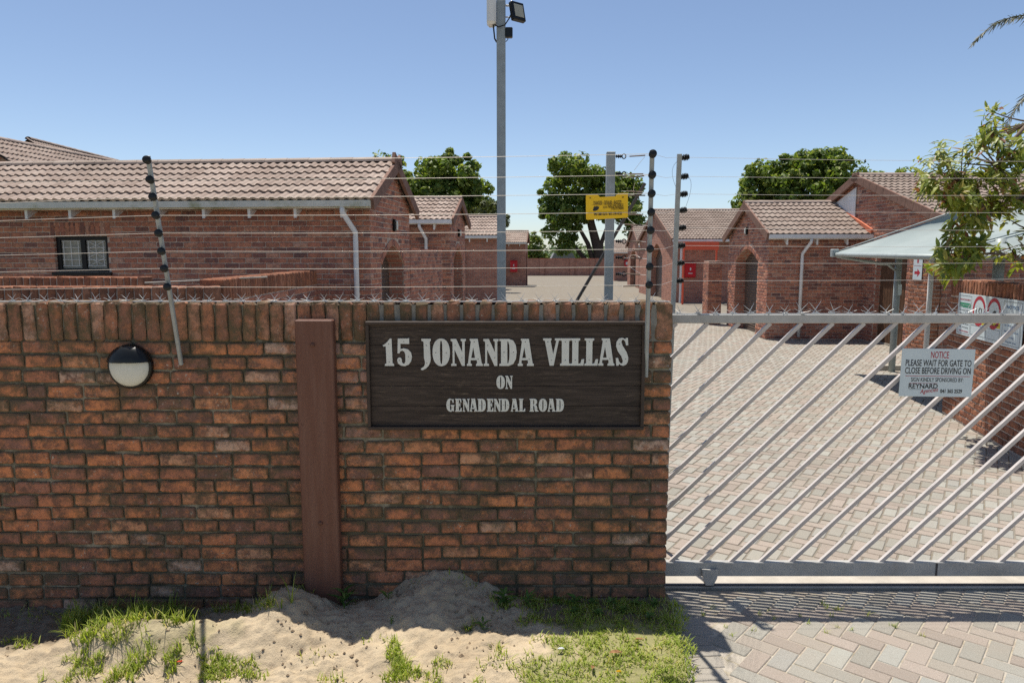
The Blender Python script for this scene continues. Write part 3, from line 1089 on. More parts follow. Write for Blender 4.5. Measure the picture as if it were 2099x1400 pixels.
GLYPH = {
    '1': ([(0, .755), (.04, .705), (.115, .72), (.13, .09), (.075, .07), (.07, 0), (.41, 0), (.40, .07), (.35, .1), (.33, 1.0), (.27, 1.0), (.165, .87), (.06, .78)], []),
    '5': ([(.05, 1), (.40, 1), (.46, 1.02), (.46, .80), (.14, .81), (.14, .62), (.27, .645), (.42, .60), (.52, .49), (.55, .335), (.52, .17), (.43, .05), (.29, -.01), (.15, .01), (.05, .08), (.01, .2), (.03, .27), (.08, .31), (.14, .30), (.18, .24), (.18, .15), (.22, .085), (.28, .09), (.31, .16), (.315, .41), (.28, .52), (.2, .56), (.13, .53), (.1, .46), (.03, .46)], []),
    'J': ([(.03, .99), (.38, .99), (.37, .91), (.335, .89), (.36, .23), (.34, .12), (.28, 0), (.18, -.10), (.06, -.16), (0, -.14), (.005, -.09), (.095, -.04), (.145, .04), (.155, .14), (.12, .28), (.11, .89), (.04, .91)], []),
    'O': (ell(.315, .495, .315, .505, 32, 2.2), [ell(.315, .495, .045, .43, 20, 2.6)]),
    'N': ([(0, .985), (.20, .985), (.415, .50), (.415, .89), (.36, .92), (.36, .985), (.55, .985), (.55, .915), (.505, .89), (.505, 0), (.40, 0), (.135, .60), (.135, .09), (.20, .07), (.20, 0), (.01, 0), (.01, .07), (.065, .09), (.065, .88), (0, .915)], []),
    'A': ([(.11, .99), (.40, .99), (.54, .09), (.58, .07), (.58, 0), (.33, 0), (.335, .07), (.375, .10), (.36, .21), (.14, .21), (.13, .10), (.18, .07), (.18, 0), (0, 0), (0, .07), (.04, .09), (.15, .90), (.11, .93)], [[(.16, .29), (.30, .29), (.235, .68)]]),
    'D': ([(0, .985), (.35, .985), (.5, .93), (.6, .75), (.63, .5), (.6, .25), (.5, .07), (.35, 0), (0, 0), (0, .07), (.06, .09), (.06, .9), (0, .92)], [[(.29, .90), (.33, .88), (.36, .75), (.37, .5), (.36, .25), (.33, .11), (.29, .09)]]),
    'V': ([(0, .99), (.30, .99), (.30, .92), (.27, .90), (.365, .42), (.475, .90), (.42, .92), (.42, .99), (.61, .99), (.61, .92), (.56, .90), (.385, 0), (.24, 0), (.065, .90), (0, .92)], []),
    'I': ([(0, .99), (.38, .99), (.38, .92), (.32, .89), (.32, .09), (.38, .07), (.38, 0), (0, 0), (0, .07), (.06, .09), (.06, .89), (0, .92)], []),
    'L': ([(0, .99), (.34, .99), (.34, .92), (.28, .89), (.28, .07), (.36, .09), (.40, .23), (.49, .24), (.47, 0), (0, 0), (0, .07), (.06, .09), (.06, .9), (0, .92)], []),
    'S': ([(.42, 1.01), (.44, .74), (.36, .74), (.33, .87), (.27, .94), (.21, .93), (.19, .85), (.24, .72), (.38, .5), (.45, .3), (.44, .15), (.38, .04), (.27, -.005), (.18, .02), (.13, .06), (.10, 0), (.02, 0), (0, .28), (.08, .28), (.12, .15), (.18, .08), (.24, .09), (.26, .17), (.2, .34), (.07, .52), (.005, .7), (.02, .87), (.1, .98), (.2, 1.01), (.28, .99), (.33, .95), (.35, 1.0)], []),
    'E': ([(0, .99), (.46, .99), (.48, .72), (.40, .72), (.37, .88), (.28, .92), (.28, .55), (.33, .57), (.34, .66), (.40, .66), (.40, .36), (.34, .36), (.33, .46), (.28, .48), (.28, .08), (.38, .11), (.42, .28), (.5, .28), (.49, 0), (0, 0), (0, .07), (.06, .09), (.06, .9), (0, .92)], []),
    'G': ([(.55, .98), (.56, .68), (.48, .68), (.44, .85), (.37, .92), (.31, .9), (.28, .8), (.265, .5), (.28, .2), (.32, .09), (.37, .1), (.39, .2), (.39, .42), (.33, .44), (.33, .51), (.62, .51), (.62, .44), (.57, .42), (.57, .03), (.5, .03), (.47, .07), (.4, 0), (.28, -.01), (.14, .06), (.03, .25), (0, .5), (.03, .75), (.13, .94), (.27, 1.01), (.38, .98), (.46, .9), (.49, .98)], []),
    'R': ([(0, .99), (.38, .99), (.52, .93), (.58, .78), (.55, .62), (.45, .53), (.54, .45), (.58, .3), (.60, .1), (.68, .07), (.68, 0), (.44, 0), (.40, .1), (.37, .35), (.33, .45), (.28, .47), (.28, .09), (.34, .07), (.34, 0), (0, 0), (0, .07), (.06, .09), (.06, .9), (0, .92)], [[(.28, .9), (.33, .89), (.36, .8), (.36, .66), (.33, .56), (.28, .54)]]),
}
DOTS = {'1': [(.22, .8), (.23, .15)], '5': [(.26, .89), (.09, .2), (.43, .34)], 'J': [(.21, .75), (.22, .1)], 'O': [(.12, .48), (.5, .48)], 'N': [(.16, .75), (.40, .3)],
        'A': [(.27, .88), (.41, .25)], 'D': [(.17, .5), (.51, .5)], 'V': [(.17, .86), (.31, .2)], 'I': [(.19, .86), (.19, .2)], 'L': [(.17, .87), (.17, .2)], 'S': [(.13, .78), (.35, .24)],
        'E': [(.17, .83), (.17, .17)], 'G': [(.13, .5), (.48, .33)], 'R': [(.17, .83), (.17, .17), (.5, .2)]}


def glyph_mesh(ch, h, wx):
    outer, holes = GLYPH[ch]
    bm = bmesh.new()
    loops = [outer] + holes
    rows = []
    edges = []
    for lp in loops:
        vs_ = [bm.verts.new((x * h * wx, 0, z * h)) for x, z in lp]
        rows.append(vs_)
        for a_, b_ in zip(vs_, vs_[1:] + vs_[:1]):
            edges.append(bm.edges.new((a_, b_)))
    bmesh.ops.triangle_fill(bm, use_beauty=True, use_dissolve=False, edges=edges)
    ff = list(bm.faces)
    T = 0.006
    for vs_ in rows:
        bk = [bm.verts.new((v.co.x, T, v.co.z)) for v in vs_]
        n = len(vs_)
        for i in range(n):
            bm.faces.new((vs_[i], vs_[(i + 1) % n], bk[(i + 1) % n], bk[i]))
    bmesh.ops.recalc_face_normals(bm, faces=bm.faces)
    me = bpy.data.meshes.new('letter')
    bm.to_mesh(me); bm.free()
    me.materials.append(M['letter'])
    return me


dotm = MB().lathe([(0.0028, 0), (0.0028, 0.0012), (0.001, 0.0016)], 8, Matrix.Rotation(R(90), 4, 'X')).mesh('screw', M['screw'])
LINES = [('15', [785, 813.6], 750, 56, 1.0), ('JONANDA', [862.6, 886.9, 924.3, 957, 991, 1023.6, 1061.4], 750, 56, 1.0),
         ('VILLAS', [1113, 1147.9, 1169.3, 1197.9, 1226.4, 1262], 749.5, 56.5, 1.0),
         ('ON', [1017.6, 1035.7], 797, 27.2, 1.0),
         ('GENADENDAL', [915, 933, 948, 963, 979, 998, 1012, 1027, 1047, 1063.6], 843.5, 26.5, 1.0), ('ROAD', [1085.4, 1104.3, 1122.6, 1139], 843.5, 26.5, 1.0)]
LY = PLY - 0.0062
for txt, xs_, by, hp, wx in LINES:
    for ch, px in zip(txt, xs_):
        p = at(px, by, LY)
        h = at(px, by - hp, LY).z - p.z
        o = link('letter', glyph_mesh(ch, h, wx), board, Matrix.Translation(p))
        for dx, dz in DOTS[ch]:
            sc = 1.0 if h > 0.1 else 0.75
            link('screw', dotm, o, Matrix.Translation((p.x + dx * h * wx, LY, p.z + dz * h)) @ Matrix.Scale(sc, 4))

# ---------------------------------------------------------------- wall spikes
spk = random.Random(5)


def spike_mesh(h, seed, name='spike'):
    r = random.Random(seed)
    mb = MB()
    for sx in (-1, 1):
        t = Vector((sx * r.uniform(.022, .03), r.uniform(-.012, .012), h * r.uniform(.85, 1.1)))
        b = Vector((-sx * 0.012, 0, 0.0))
        mb.tube([b, b.lerp(t, .55), t], [0.0017, 0.0014, 0.0005], 5)
    for sx in (-1, 1):
        t = Vector((sx * r.uniform(.03, .045), r.uniform(-.02, .02), h * r.uniform(.25, .45)))
        mb.tube([Vector((-sx * .006, 0, 0.001)), t], [0.0012, 0.0005], 4)
    mb.box(-0.016, 0.016, -0.006, 0.006, -0.003, 0.002)
    return mb.mesh(name, M['spike'])


SPM = [spike_mesh(0.048, i) for i in range(6)]
ws = empty('spike_strip', (0, WY + .06, WTOP), 'strip of galvanised anti-climb spikes running along the top of the brick wall', 'wall spikes')
MB().box(-7.4, WX1 - 0.01, WY + 0.045, WY + 0.075, WTOP + 0.004, WTOP + 0.0075).build('strip', M['spike'], ws)
x = -3.3
while x < WX1 - 0.05:
    link('spike', SPM[spk.randrange(6)], ws, Matrix.Translation((x, WY + 0.06 + spk.uniform(-.006, .006), WTOP + 0.008)) @ Matrix.Rotation(spk.uniform(-.35, .35), 4, 'Z') @ Matrix.Rotation(spk.uniform(-.12, .12), 4, 'Y'))
    x += 0.098 + spk.uniform(-.004, .004)

# ================================================================ SLIDING GATE
GY = 4.527
gate = empty('sliding_gate', (2.9, GY, 0.0), 'grey steel sliding gate of slanting bars across the paved driveway', 'gate')
GX0, GX1 = 0.72, 6.4
TZ0, TZ1 = 1.765, 1.822
BZ0, BZ1 = 0.074, 0.172
MB().bevbox(GX0, GX1, GY - 0.019, GY + 0.019, TZ0, TZ1, 0.004).build('top_rail', M['rail_paint'], gate)
MB().bevbox(GX0, GX1, GY - 0.019, GY + 0.019, BZ0, BZ1, 0.004).build('bottom_rail', M['rail_paint'], gate)
bw = 0.034
by_ = 0.020
dz = TZ0 - BZ1
BD_, BH_ = 0.0225, 0.0235        # depth and face height of the square bars
barm = MB()
vsb = []
for z_ in (-0.0005, dz + 0.0005):
    for i_, j_ in ((-1, -1), (1, -1), (1, 1), (-1, 1)):
        vsb.append(Vector((z_ - j_ * BH_ / 2 * math.sqrt(2), i_ * BD_ / 2, z_)))
barm.add(vsb, [(0, 1, 2, 3), (7, 6, 5, 4), (0, 4, 5, 1), (1, 5, 6, 2), (2, 6, 7, 3), (3, 7, 4, 0)])
bme = barm.mesh('bar', M['gate_paint'])
bmx = bmesh.new(); bmx.from_mesh(bme); bmesh.ops.recalc_face_normals(bmx, faces=bmx.faces); bmx.to_mesh(bme); bmx.free()
xb = at(1436.6, 1153, GY).x - 0.2 * 12
while xb < GX1 - dz - .05:
    if xb > GX0 + 0.07:
        link('bar', bme, gate, Matrix.Translation((xb, GY, BZ1)))
    elif xb + dz > GX0 + 0.12:
        # short bar: starts on the leading stile
        z_ = GX0 + 0.03 - xb
        MB().bar((GX0 + 0.03, GY, BZ1 + z_), (xb + dz - .001, GY, TZ0 - .001), BD_, BH_, (-1, 0, 1)).build('bar', M['gate_paint'], gate)
    xb += 0.2
MB().box(GX0, GX0 + 0.05, GY - 0.0185, GY + 0.0185, BZ1 + .001, TZ0 - .001).build('stile', M['rail_paint'], gate)
# wheel housing
wx = at(1452, 1185, GY).x
wh = MB()
wh.prism([(-0.055, 0.06), (-0.048, 0.0), (-0.028, -0.048), (0.022, -0.048), (0.045, 0.0), (0.055, 0.06)], 0.02, Matrix.Translation((wx, GY - 0.0445, BZ0 - 0.003)))
wh.build('wheel_housing', M['rail_paint'], gate)
MB().lathe([(0.03, -0.012), (0.036, -0.008), (0.036, 0.008), (0.03, 0.012)], 18, Matrix.Translation((wx, GY - 0.015, 0.042)) @ Matrix.Rotation(R(90), 4, 'X')).build('wheel', M['strut'], gate)
jx = at(1914, 1165, GY).x
MB().box(jx, jx + 0.012, GY - 0.0225, GY - .0193, BZ0 + .004, BZ1 - .004).build('joint_strap', M['strut'], gate)
MB().box(GX0 + .2, GX1, GY - 0.012, GY + 0.012, TZ1 + 0.0005, TZ1 + 0.004).build('spike_rail', M['spike'], gate)
x = GX0 + 0.25
while x < 3.7:
    link('spike', SPM[spk.randrange(6)], gate, Matrix.Translation((x, GY + spk.uniform(-.006, .006), TZ1 + 0.006)) @ Matrix.Rotation(spk.uniform(-.9, .9), 4, 'Z') @ Matrix.Rotation(spk.uniform(-.3, .3), 4, 'Y') @ Matrix.Scale(spk.uniform(1.1, 1.5), 4))
    x += 0.108 + spk.uniform(-.012, .012)
track = MB().box(0.96, 14, GY - 0.009, GY + 0.009, 0.0045, 0.013).build('gate_track', M['strut'])
tag(track, 'dark steel rail set in the concrete strip under the gate', 'gate track')


def text_obj(txt, size, mat, parent, mw, name='lettering', width=None, shear=0.0, bold=0.0, align='CENTER'):
    cu = bpy.data.curves.new('txt', 'FONT')
    cu.body = txt; cu.size = size; cu.align_x = align; cu.align_y = 'CENTER'; cu.shear = shear; cu.offset = bold; cu.resolution_u = 3
    cu.extrude = 0.0004
    ob = bpy.data.objects.new('txt', cu)
    col.objects.link(ob)
    dg = bpy.context.evaluated_depsgraph_get()
    me = bpy.data.meshes.new_from_object(ob.evaluated_get(dg))
    bpy.data.objects.remove(ob); bpy.data.curves.remove(cu)
    me.materials.clear(); me.materials.append(mat)
    if width and len(me.vertices):
        xs_ = [v.co.x for v in me.vertices]
        w = max(xs_) - min(xs_)
        cx_ = (max(xs_) + min(xs_)) / 2 if align == 'CENTER' else min(xs_)
        for v in me.vertices: v.co.x = (v.co.x - cx_) * width / w
    me.name = name
    return link(name, me, parent, mw)


def flat_frame(p_tl, p_tr, p_bl):
    """frame of a sign: origin at top-left; x right, y up, z towards the viewer; returns matrix, w, h"""
    X = (p_tr - p_tl); w = X.length; X.normalize()
    U = (p_tl - p_bl); h = U.length; U.normalize()
    Z = X.cross(U).normalized(); U = Z.cross(X)
    return frame(p_tl, X, U, Z), w, h


def rect(mb, x0, x1, y0, y1, z, m):
    mb.add([m @ Vector(p) for p in ((x0, y0, z), (x1, y0, z), (x1, y1, z), (x0, y1, z))], [(0, 1, 2, 3)])


def print_rect(name, x0, x1, y0, y1, z, m, mat, parent):
    return MB().box(x0, x1, y0, y1, z - .0004, z, m).build(name, mat, parent)


# gate notice
NY = GY - 0.036
m, w, h = flat_frame(at(1850, 714, NY), at(2000, 716, NY), at(1846, 812, NY))
ns = empty('gate_notice', at(1922, 765, NY), 'pale sign on the slanting gate bars asking drivers to wait', 'sign')
MB().bevbox(0, w, -h, 0, -0.004, 0.0, 0.001, m).build('panel', M['sign_white'], ns)
tx = lambda fx, fy, z=0.0008: m @ Matrix.Translation((fx * w, -fy * h, z))
text_obj('NOTICE', 0.062, M['red_ink'], ns, tx(.52, .135), width=w * .245, bold=.0002)
text_obj('PLEASE WAIT FOR GATE TO', 0.058, M['ink'], ns, tx(.51, .305), width=w * .90, bold=.0006)
text_obj('CLOSE BEFORE DRIVING ON', 0.058, M['ink'], ns, tx(.51, .465), width=w * .90, bold=.0006)
print_rect('rule', w * .07, w * .95, -h * .575, -h * .565, .0008, m, M['red_ink'], ns)
text_obj('SIGN KINDLY SPONSORED BY:', 0.038, M['ink'], ns, tx(.51, .65), width=w * .72, bold=0.0)
print_rect('rule', w * .13, w * .52, -h * .724, -h * .718, .0008, m, M['red_ink'], ns)
text_obj('REYNARD', 0.044, M['ink'], ns, tx(.325, .785), width=w * .40, bold=.0008)
print_rect('rule', w * .13, w * .30, -h * .855, -h * .849, .0008, m, M['ink'], ns)
text_obj('Agencies', 0.040, M['red_ink'], ns, tx(.41, .875) @ Matrix.Rotation(R(8), 4, 'Z'), width=w * .25, shear=.35)
text_obj('041 365 2529', 0.034, M['ink'], ns, tx(.715, .885), width=w * .30, bold=.0008)

# ================================================================ ELECTRIC FENCE
INS = []
prof = []
for i in range(5):
    prof += [(0.010, i * .010), (0.021 if i in (1, 2, 3) else 0.017, i * .010 + .003), (0.021 if i in (1, 2, 3) else 0.017, i * .010 + .006), (0.010, i * .010 + .009)]
ins_me = MB().lathe(prof, 16, Matrix.Identity(4)).mesh('insulator', M['insul'])


def lean_post(name, label, base, top, r, ys, side, group, square=False, foot_cap=None):
    """fence post from base to top; insulators where the photo has them; side: axis along which they stick out"""
    e = empty(name, base, label, 'fence post', group)
    mb = MB()
    if square:
        foot = base + (base - top) * (base.z / (top.z - base.z))
        mb.bar(foot, top, r * 2, r * 2, (0, 1, 0))
    else:
        mb.tube([base, top], r, 10)
    mb.build('post', M['galv'], e)
    pts = []
    for py in ys:
        t = 0.0
        # point on the post whose projection has that row
        lo, hi = 0.0, 1.0
        for _ in range(30):
            mid = (lo + hi) / 2
            p = base.lerp(top, mid)
            rel = p - Vector((0, 0, CAM_Z))
            c, s = math.cos(PITCH), math.sin(PITCH)
            zc = rel.y * c - rel.z * s
            yc = -(rel.y * s + rel.z * c)
            row = 700 + FPX * yc / zc
            if row > py: lo = mid
            else: hi = mid
        p = base.lerp(top, lo)
        ax = Vector(side).normalized()
        q = p + ax * (r + 0.001)
        zx = ax; xx = Vector((0, 0, 1)).cross(zx)
        if xx.length < .1: xx = Vector((1, 0, 0))
        xx.normalize(); yy = zx.cross(xx)
        link('insulator', ins_me, e, frame(q, xx, yy, zx))
        pts.append(q + ax * 0.025)
    return e, pts


LYS = [331.7, 371.7, 406.7, 444, 480, 516.7, 551.7, 589]
_, WL = lean_post('fence_post', 'thin leaning steel fence post fixed to the wall beside the round lamp', at(371.5, 747, 4.185), at(303, 320, 3.86), 0.013, LYS, (0.25, -1, 0.1), 'leaning electric fence posts on the wall')
RYS = [319.5, 362, 400, 437.5, 474.5, 512, 548, 585]
_, WR = lean_post('fence_post', 'leaning steel fence post with black discs fixed at the right end of the name board', at(1324, 772, 4.185), at(1337, 308, 3.88), 0.013, RYS, (-0.1, -1, 0.1), 'leaning electric fence posts on the wall')
_, WG = lean_post('fence_post', 'slim square fence post beside the gate with black ribbed insulators on its right', at(1374, 760, 4.90), at(1393, 316, 4.66), 0.0135, [325, 364, 400, 433, 469, 505.5, 541, 577.5], (1, -0.05, 0.15), 'electric fence posts at the gate', square=True)
ORD = ['topmost', 'second from top', 'third from top', 'fourth from top', 'fifth from top', 'sixth from top', 'seventh from top', 'lowest']
for i in range(8):
    a = WL[i]; b = WR[i]
    lft = at(-5, LYS[i] + (3 if i < 2 else 12 - i), 3.86 + i * .03)
    lft2 = a + (lft - a) * 2.5
    pts = [lft2]
    for t in np.linspace(0, 1, 9):
        p = a.lerp(b, t); p.z -= 0.006 * 4 * t * (1 - t); pts.append(p)
    o = MB().tube(pts, 0.0014, 5).build('fence_wire', M['wire'])
    tag(o, ORD[i] + ' strand of bare electric fence wire strung above the brick wall', 'wire', 'bare fence wires above the wall')
for i in range(8):
    a = WG[i]
    b = at(2160, [329, 363, 398, 434, 470, 503, 536, 569][i], 4.66 + .03 * i)
    b = a + (b - a) * 1.4
    pts = []
    for t in np.linspace(0, 1, 7):
        p = a.lerp(b, t); p.z -= 0.010 * 4 * t * (1 - t); pts.append(p)
    o = MB().tube(pts, 0.0011, 5).build('fence_wire', M['wire'])
    tag(o, ORD[i] + ' strand of thin fence wire running above the sliding gate', 'wire', 'bare fence wires above the gate')
for i in range(8):
    a = WR[i]; b = WG[i] - Vector((0.05, 0, 0))
    o = MB().tube([a, a.lerp(b, .5) - Vector((0, 0, .012)), b], 0.0009, 4).build('fence_wire', M['wire'])
    tag(o, ORD[i] + ' short wire link between the two close fence posts', 'wire', 'short wire links between the close posts')

# strainer post with stay, springs and strain insulators
sp0 = at(1246, 640, 4.92); sp0.z = 0.0; sp1 = at(1252, 312, 4.92)
st = empty('strainer_post', (sp1.x, 4.92, 0), 'square galvanised strainer post with slanting dark stay behind the yellow warning sign', 'fence post')
MB().bevbox(sp1.x - .0285, sp1.x + .0285, 4.892, 4.948, 0, sp1.z, .003).build('post', M['galv'], st)
a = at(1185, 612, 5.15); b = at(1322, 376, 4.88)
a2 = a + (a - b) * 1.3
MB().tube([a2, b], 0.0125, 8).build('stay', M['strut'], st)
for i, (py) in enumerate([321, 357, 430, 495, 528, 562]):
    p = at(1262, py, 4.91)
    MB().lathe([(.004, 0), (.012, .006), (.005, .014), (.015, .020), (.005, .028), (.013, .034), (.004, .042)], 10,
               Matrix.Translation(p) @ Matrix.Rotation(R(90), 4, 'Y')).build('strain_insulator', M['insul'], st)
    q = at(1279, py, 4.91)
    mb = MB()
    ring = [q + Vector((math.cos(t) * .013, 0, math.sin(t) * .015)) for t in np.linspace(0, 2 * math.pi, 12)]
    mb.tube(ring, 0.004, 6).build('eye_ring', M['insul'], st)
for (x0_, y0_, x1_, y1_) in [(1291, 321, 1322, 319), (1289, 357, 1318, 357), (1288, 364, 1320, 361), (1285, 392, 1316, 394), (1288, 401, 1322, 401), (1286, 440, 1314, 440), (1282, 460, 1316, 462), (1284, 495, 1312, 495), (1300, 514, 1322, 512), (1292, 529, 1316, 530), (1278, 587, 1310, 586), (1283, 561, 1312, 563)]:
    p0 = at(x0_, y0_, 4.70); p1 = at(x1_, y1_, 4.55)
    MB().tube([p0, p1], 0.0042, 7).build('tension_spring', M['twig'], st)
    q1 = at(x1_ + 12, y1_ + 1, 4.2)
    MB().tube([p1, q1], 0.0012, 4).build('spring_lead', M['wire'], st)
    q0 = at(x0_ - 12, y0_, 4.88)
    MB().tube([p0, q0], 0.0012, 4).build('spring_lead', M['wire'], st)
for c_ in [(1300, 350, 1310, 335, 1322, 322), (1300, 400, 1296, 385, 1302, 375), (1285, 445, 1298, 462, 1318, 466), (1285, 530, 1300, 515, 1316, 532), (1290, 545, 1300, 555, 1312, 560)]:
    pts = [at(c_[0], c_[1], 4.72), at(c_[2], c_[3], 4.66), at(c_[4], c_[5], 4.6)]
    cs = [pts[0].lerp(pts[1], t).lerp(pts[1].lerp(pts[2], t), t) for t in np.linspace(0, 1, 8)]
    MB().tube(cs, 0.0013, 4).build('loose_lead', M['wire'], st)
for c_ in [(1390, 330, 1368, 345, 1386, 385), (1410, 362, 1428, 375, 1399, 440)]:
    pts = [at(c_[0], c_[1], 4.6), at(c_[2], c_[3], 4.55), at(c_[4], c_[5], 4.6)]
    cs = [pts[0].lerp(pts[1] * 1.0, t).lerp(pts[1].lerp(pts[2], t), t) for t in np.linspace(0, 1, 9)]
    o = MB().tube(cs, 0.0012, 4).build('jumper_lead', M['strut'])
    tag(o, ('thin dark jumper wire looping left of' if c_[0] < 1400 else 'thin dark jumper wire looping right of') + ' the slim gate fence post', 'wire', 'jumper wires')

# yellow warning plate on the wires
YY = 3.93
m, w, h = flat_frame(at(1201, 398, YY), at(1287, 396, YY), at(1201, 451, YY))
yp = empty('warning_plate', at(1244, 424, YY), 'yellow plastic warning plate hung on the electric fence wires', 'sign')
pl = MB()
poly = [(0.02, -1), (.98, -.955), (1, -.92), (1, -.02), (.985, 0), (.77, 0), (.75, -.03), (.71, -.115), (.33, -.13), (.29, -.06), (.27, -.03), (.02, -.04), (0, -.07), (0, -.97)]
pm = m @ Matrix.Rotation(R(90), 4, 'X')
pm = m @ Matrix(((1, 0, 0, 0), (0, 0, 1, 0), (0, -1, 0, 0), (0, 0, 0, 1)))
pl.prism([(x_ * w, y_ * h) for x_, y_ in poly], 0.006, pm)
pl.build('plate', M['yellow'], yp)
tx = lambda fx, fy, z=0.0012: m @ Matrix.Translation((fx * w, -fy * h, z))
text_obj('DANGER • GEVAAR • INGOZI', 0.03, M['faded_ink'], yp, tx(.51, .37), width=w * .66, bold=.0006)
print_rect('rule', w * .13, w * .90, -h * .425, -h * .418, .0010, m, M['faded_ink'], yp)
text_obj('ELECTRIC FENCE', 0.018, M['faded_ink'], yp, tx(.71, .475), width=w * .36)
text_obj('ELEKTRIESE HEINING', 0.018, M['faded_ink'], yp, tx(.65, .535), width=w * .48)
text_obj('UCINGO LOMBANE', 0.018, M['faded_ink'], yp, tx(.75, .60), width=w * .30)
hand = MB()
hand.prism([(x_ * w, y_ * h) for x_, y_ in [(.16, -.65), (.18, -.52), (.22, -.46), (.235, -.52), (.25, -.45), (.265, -.52), (.285, -.455), (.295, -.53), (.31, -.49), (.31, -.56), (.27, -.64), (.20, -.67)]], .0004, pm @ Matrix.Translation((0, -.0010, 0)))
hand.build('hand_symbol', M['ink'], yp)
text_obj('041-380 3273 / 072 178 4733', 0.022, M['ink'], yp, tx(.52, .79), width=w * .66, bold=.0006)
for fx in (.10, .88):
    MB().lathe([(0.004, 0), (.004, .003), (.002, .004)], 10, tx(fx, .16, 0.0)).build('eyelet', M['faded_ink'], yp)

# ================================================================ FLOODLIGHT MAST
mp = empty('camera_mast', (-0.105, 7.0, 0), 'tall square galvanised mast behind the wall carrying white box and floodlight', 'mast')
mx0 = at(1018.5, 300, 7.0).x; mx1 = at(1036.5, 300, 7.0).x
mtop = at(1028, 2, 7.0).z
MB().bevbox(mx0, mx1, 6.96, 7.045, -0.02, mtop, .006).build('pole', M['galv'], mp)
bx0 = at(998, 20, 6.97).x; bz0 = at(1005, 53, 6.97).z; bz1 = at(1005, -6, 6.97).z
bxm = MB().bevbox(bx0, mx0 - .002, 6.90, 7.06, bz0, bz1, .022)
bxm.build('junction_box', M['white'], mp)
MB().tube([at(1037, 12, 7.0), at(1055, 13, 6.98)], .011, 8).build('bracket_arm', M['white'], mp)
MB().tube([at(1037, 36, 7.0), at(1050, 36, 6.98)], .007, 8).build('bracket_arm', M['white'], mp)
fc = at(1061, 25, 6.95)
FL = Matrix.Translation(fc) @ Matrix.Rotation(R(38), 4, 'Z') @ Matrix.Rotation(R(-14), 4, 'X')
fl = MB().bevbox(-.075, .075, -.02, .03, -.09, .09, .008, FL).build('floodlight', M['lamp_black'], mp)
MB().box(-.052, .052, -.0225, -.0205, -.06, .06, FL).build('lamp_glass', M['floodface'], fl)
cb = [at(1010, 50, 6.95), at(1022, 56, 6.92), at(1035, 52, 6.92), at(1044, 38, 6.93), at(1050, 24, 6.95)]
MB().tube(cb, .006, 6).build('cable', M['insul'], mp)
MB().tube([at(1011, 52, 6.95), at(1013, 70, 6.95), at(1014, 80, 6.97), at(1018, 87, 7.0)], .008, 6).build('cable', M['insul'], mp)
MB().bevbox(-.02, .05, -.03, .03, -.05, .04, .008, Matrix.Translation(at(1040, 67, 6.98))).build('sensor', M['lamp_black'], mp)
MB().tube([at(1041, 74, 6.98), at(1041, 82, 6.97), at(1037, 86, 7.0)], .004, 6).build('cable', M['insul'], mp)

# ================================================================ HOUSES
def roof_tile_tpl():
    W_, L_ = 0.30, 0.345
    n = 12
    vs = []; fs = []
    prof = []
    for k in range(n + 1):
        x_ = -W_ / 2 + W_ * k / n
        ph_ = (k / n * 2) % 1.0
        hump = max(0.0, math.sin(math.pi * min(1.0, ph_ / 0.62))) if ph_ < 0.62 else 0.0
        prof.append((x_, 0.029 * hump ** 0.8))
    for x_, hz in prof: vs.append((x_, 0.0, hz + 0.047))
    for x_, hz in prof: vs.append((x_, L_, hz + 0.012))
    for x_, hz in prof: vs.append((x_, 0.012, hz * .9 + 0.002))
    N = n + 1
    for k in range(n):
        fs.append((k, k + 1, N + k + 1, N + k))
        fs.append((2 * N + k, 2 * N + k + 1, k + 1, k))
    return np.array(vs), fs, np.array([0.0] * len(vs))


TILE_T = roof_tile_tpl()
TILE_ME = tpl_mesh('roof_tile', TILE_T, M['tile'])
TILE_BR = tpl_mesh('roof_tile', TILE_T, M['tile_brown'])
TW, TE = 0.30, 0.300
rid = MB()
pr_ = [(math.cos(a) * .115, math.sin(a) * .085) for a in np.linspace(0, math.pi, 8)]
vs = [(0, y_, z_) for y_, z_ in pr_] + [(0.42, y_ * .94, z_ * .94) for y_, z_ in pr_] + [(0, y_ * .82, z_ * .82) for y_, z_ in pr_]
fs = [(i, i + 1, 8 + i + 1, 8 + i) for i in range(7)] + [(i + 1, i, 16 + i, 16 + i + 1) for i in range(7)]
rid.add(vs, fs)
RIDGE_ME = rid.mesh('ridge_tile', M['tile'])
VERGE_ME = MB().bevbox(-0.03, 0.03, 0.0, 0.345, -0.17, 0.03, .004).mesh('verge_tile', M['verge'])


def tile_slope(parent, o, X, up_dir, n_cols, n_rows, obj_limit=300, cull=None, brown=False):
    """tiles from the eave corner o; X along the eave (unit), up_dir up the slope (unit)"""
    Z = Vector(X).cross(Vector(up_dir)).normalized()
    J = Joiner(); cnt = 0
    r = random.Random(n_cols * 31 + n_rows)
    for i in range(n_rows):
        for k in range(n_cols):
            p = Vector(o) + Vector(X) * ((k + .5) * TW) + Vector(up_dir) * (i * TE)
            if cull and cull(p): continue
            m = frame(p + Z * r.uniform(-.003, .003), X, up_dir, Z) @ Matrix.Rotation(r.uniform(-.008, .008), 4, 'Z')
            if cnt < obj_limit:
                link('roof_tile', TILE_BR if brown else TILE_ME, parent, m)
            else:
                J.add(TILE_T, m)
            cnt += 1
    J.build('roof_tiling', M['tile_brown' if brown else 'tile'], parent, edge=False)


def arch_pts(b0, b1, zs, zt, n=8):
    pts = []
    for k in range(n + 1):
        t = k / n
        pts.append((b0 + (b1 - b0) * t, zs + (zt - zs) * (1 - abs(2 * t - 1) ** 1.7)))
    return pts


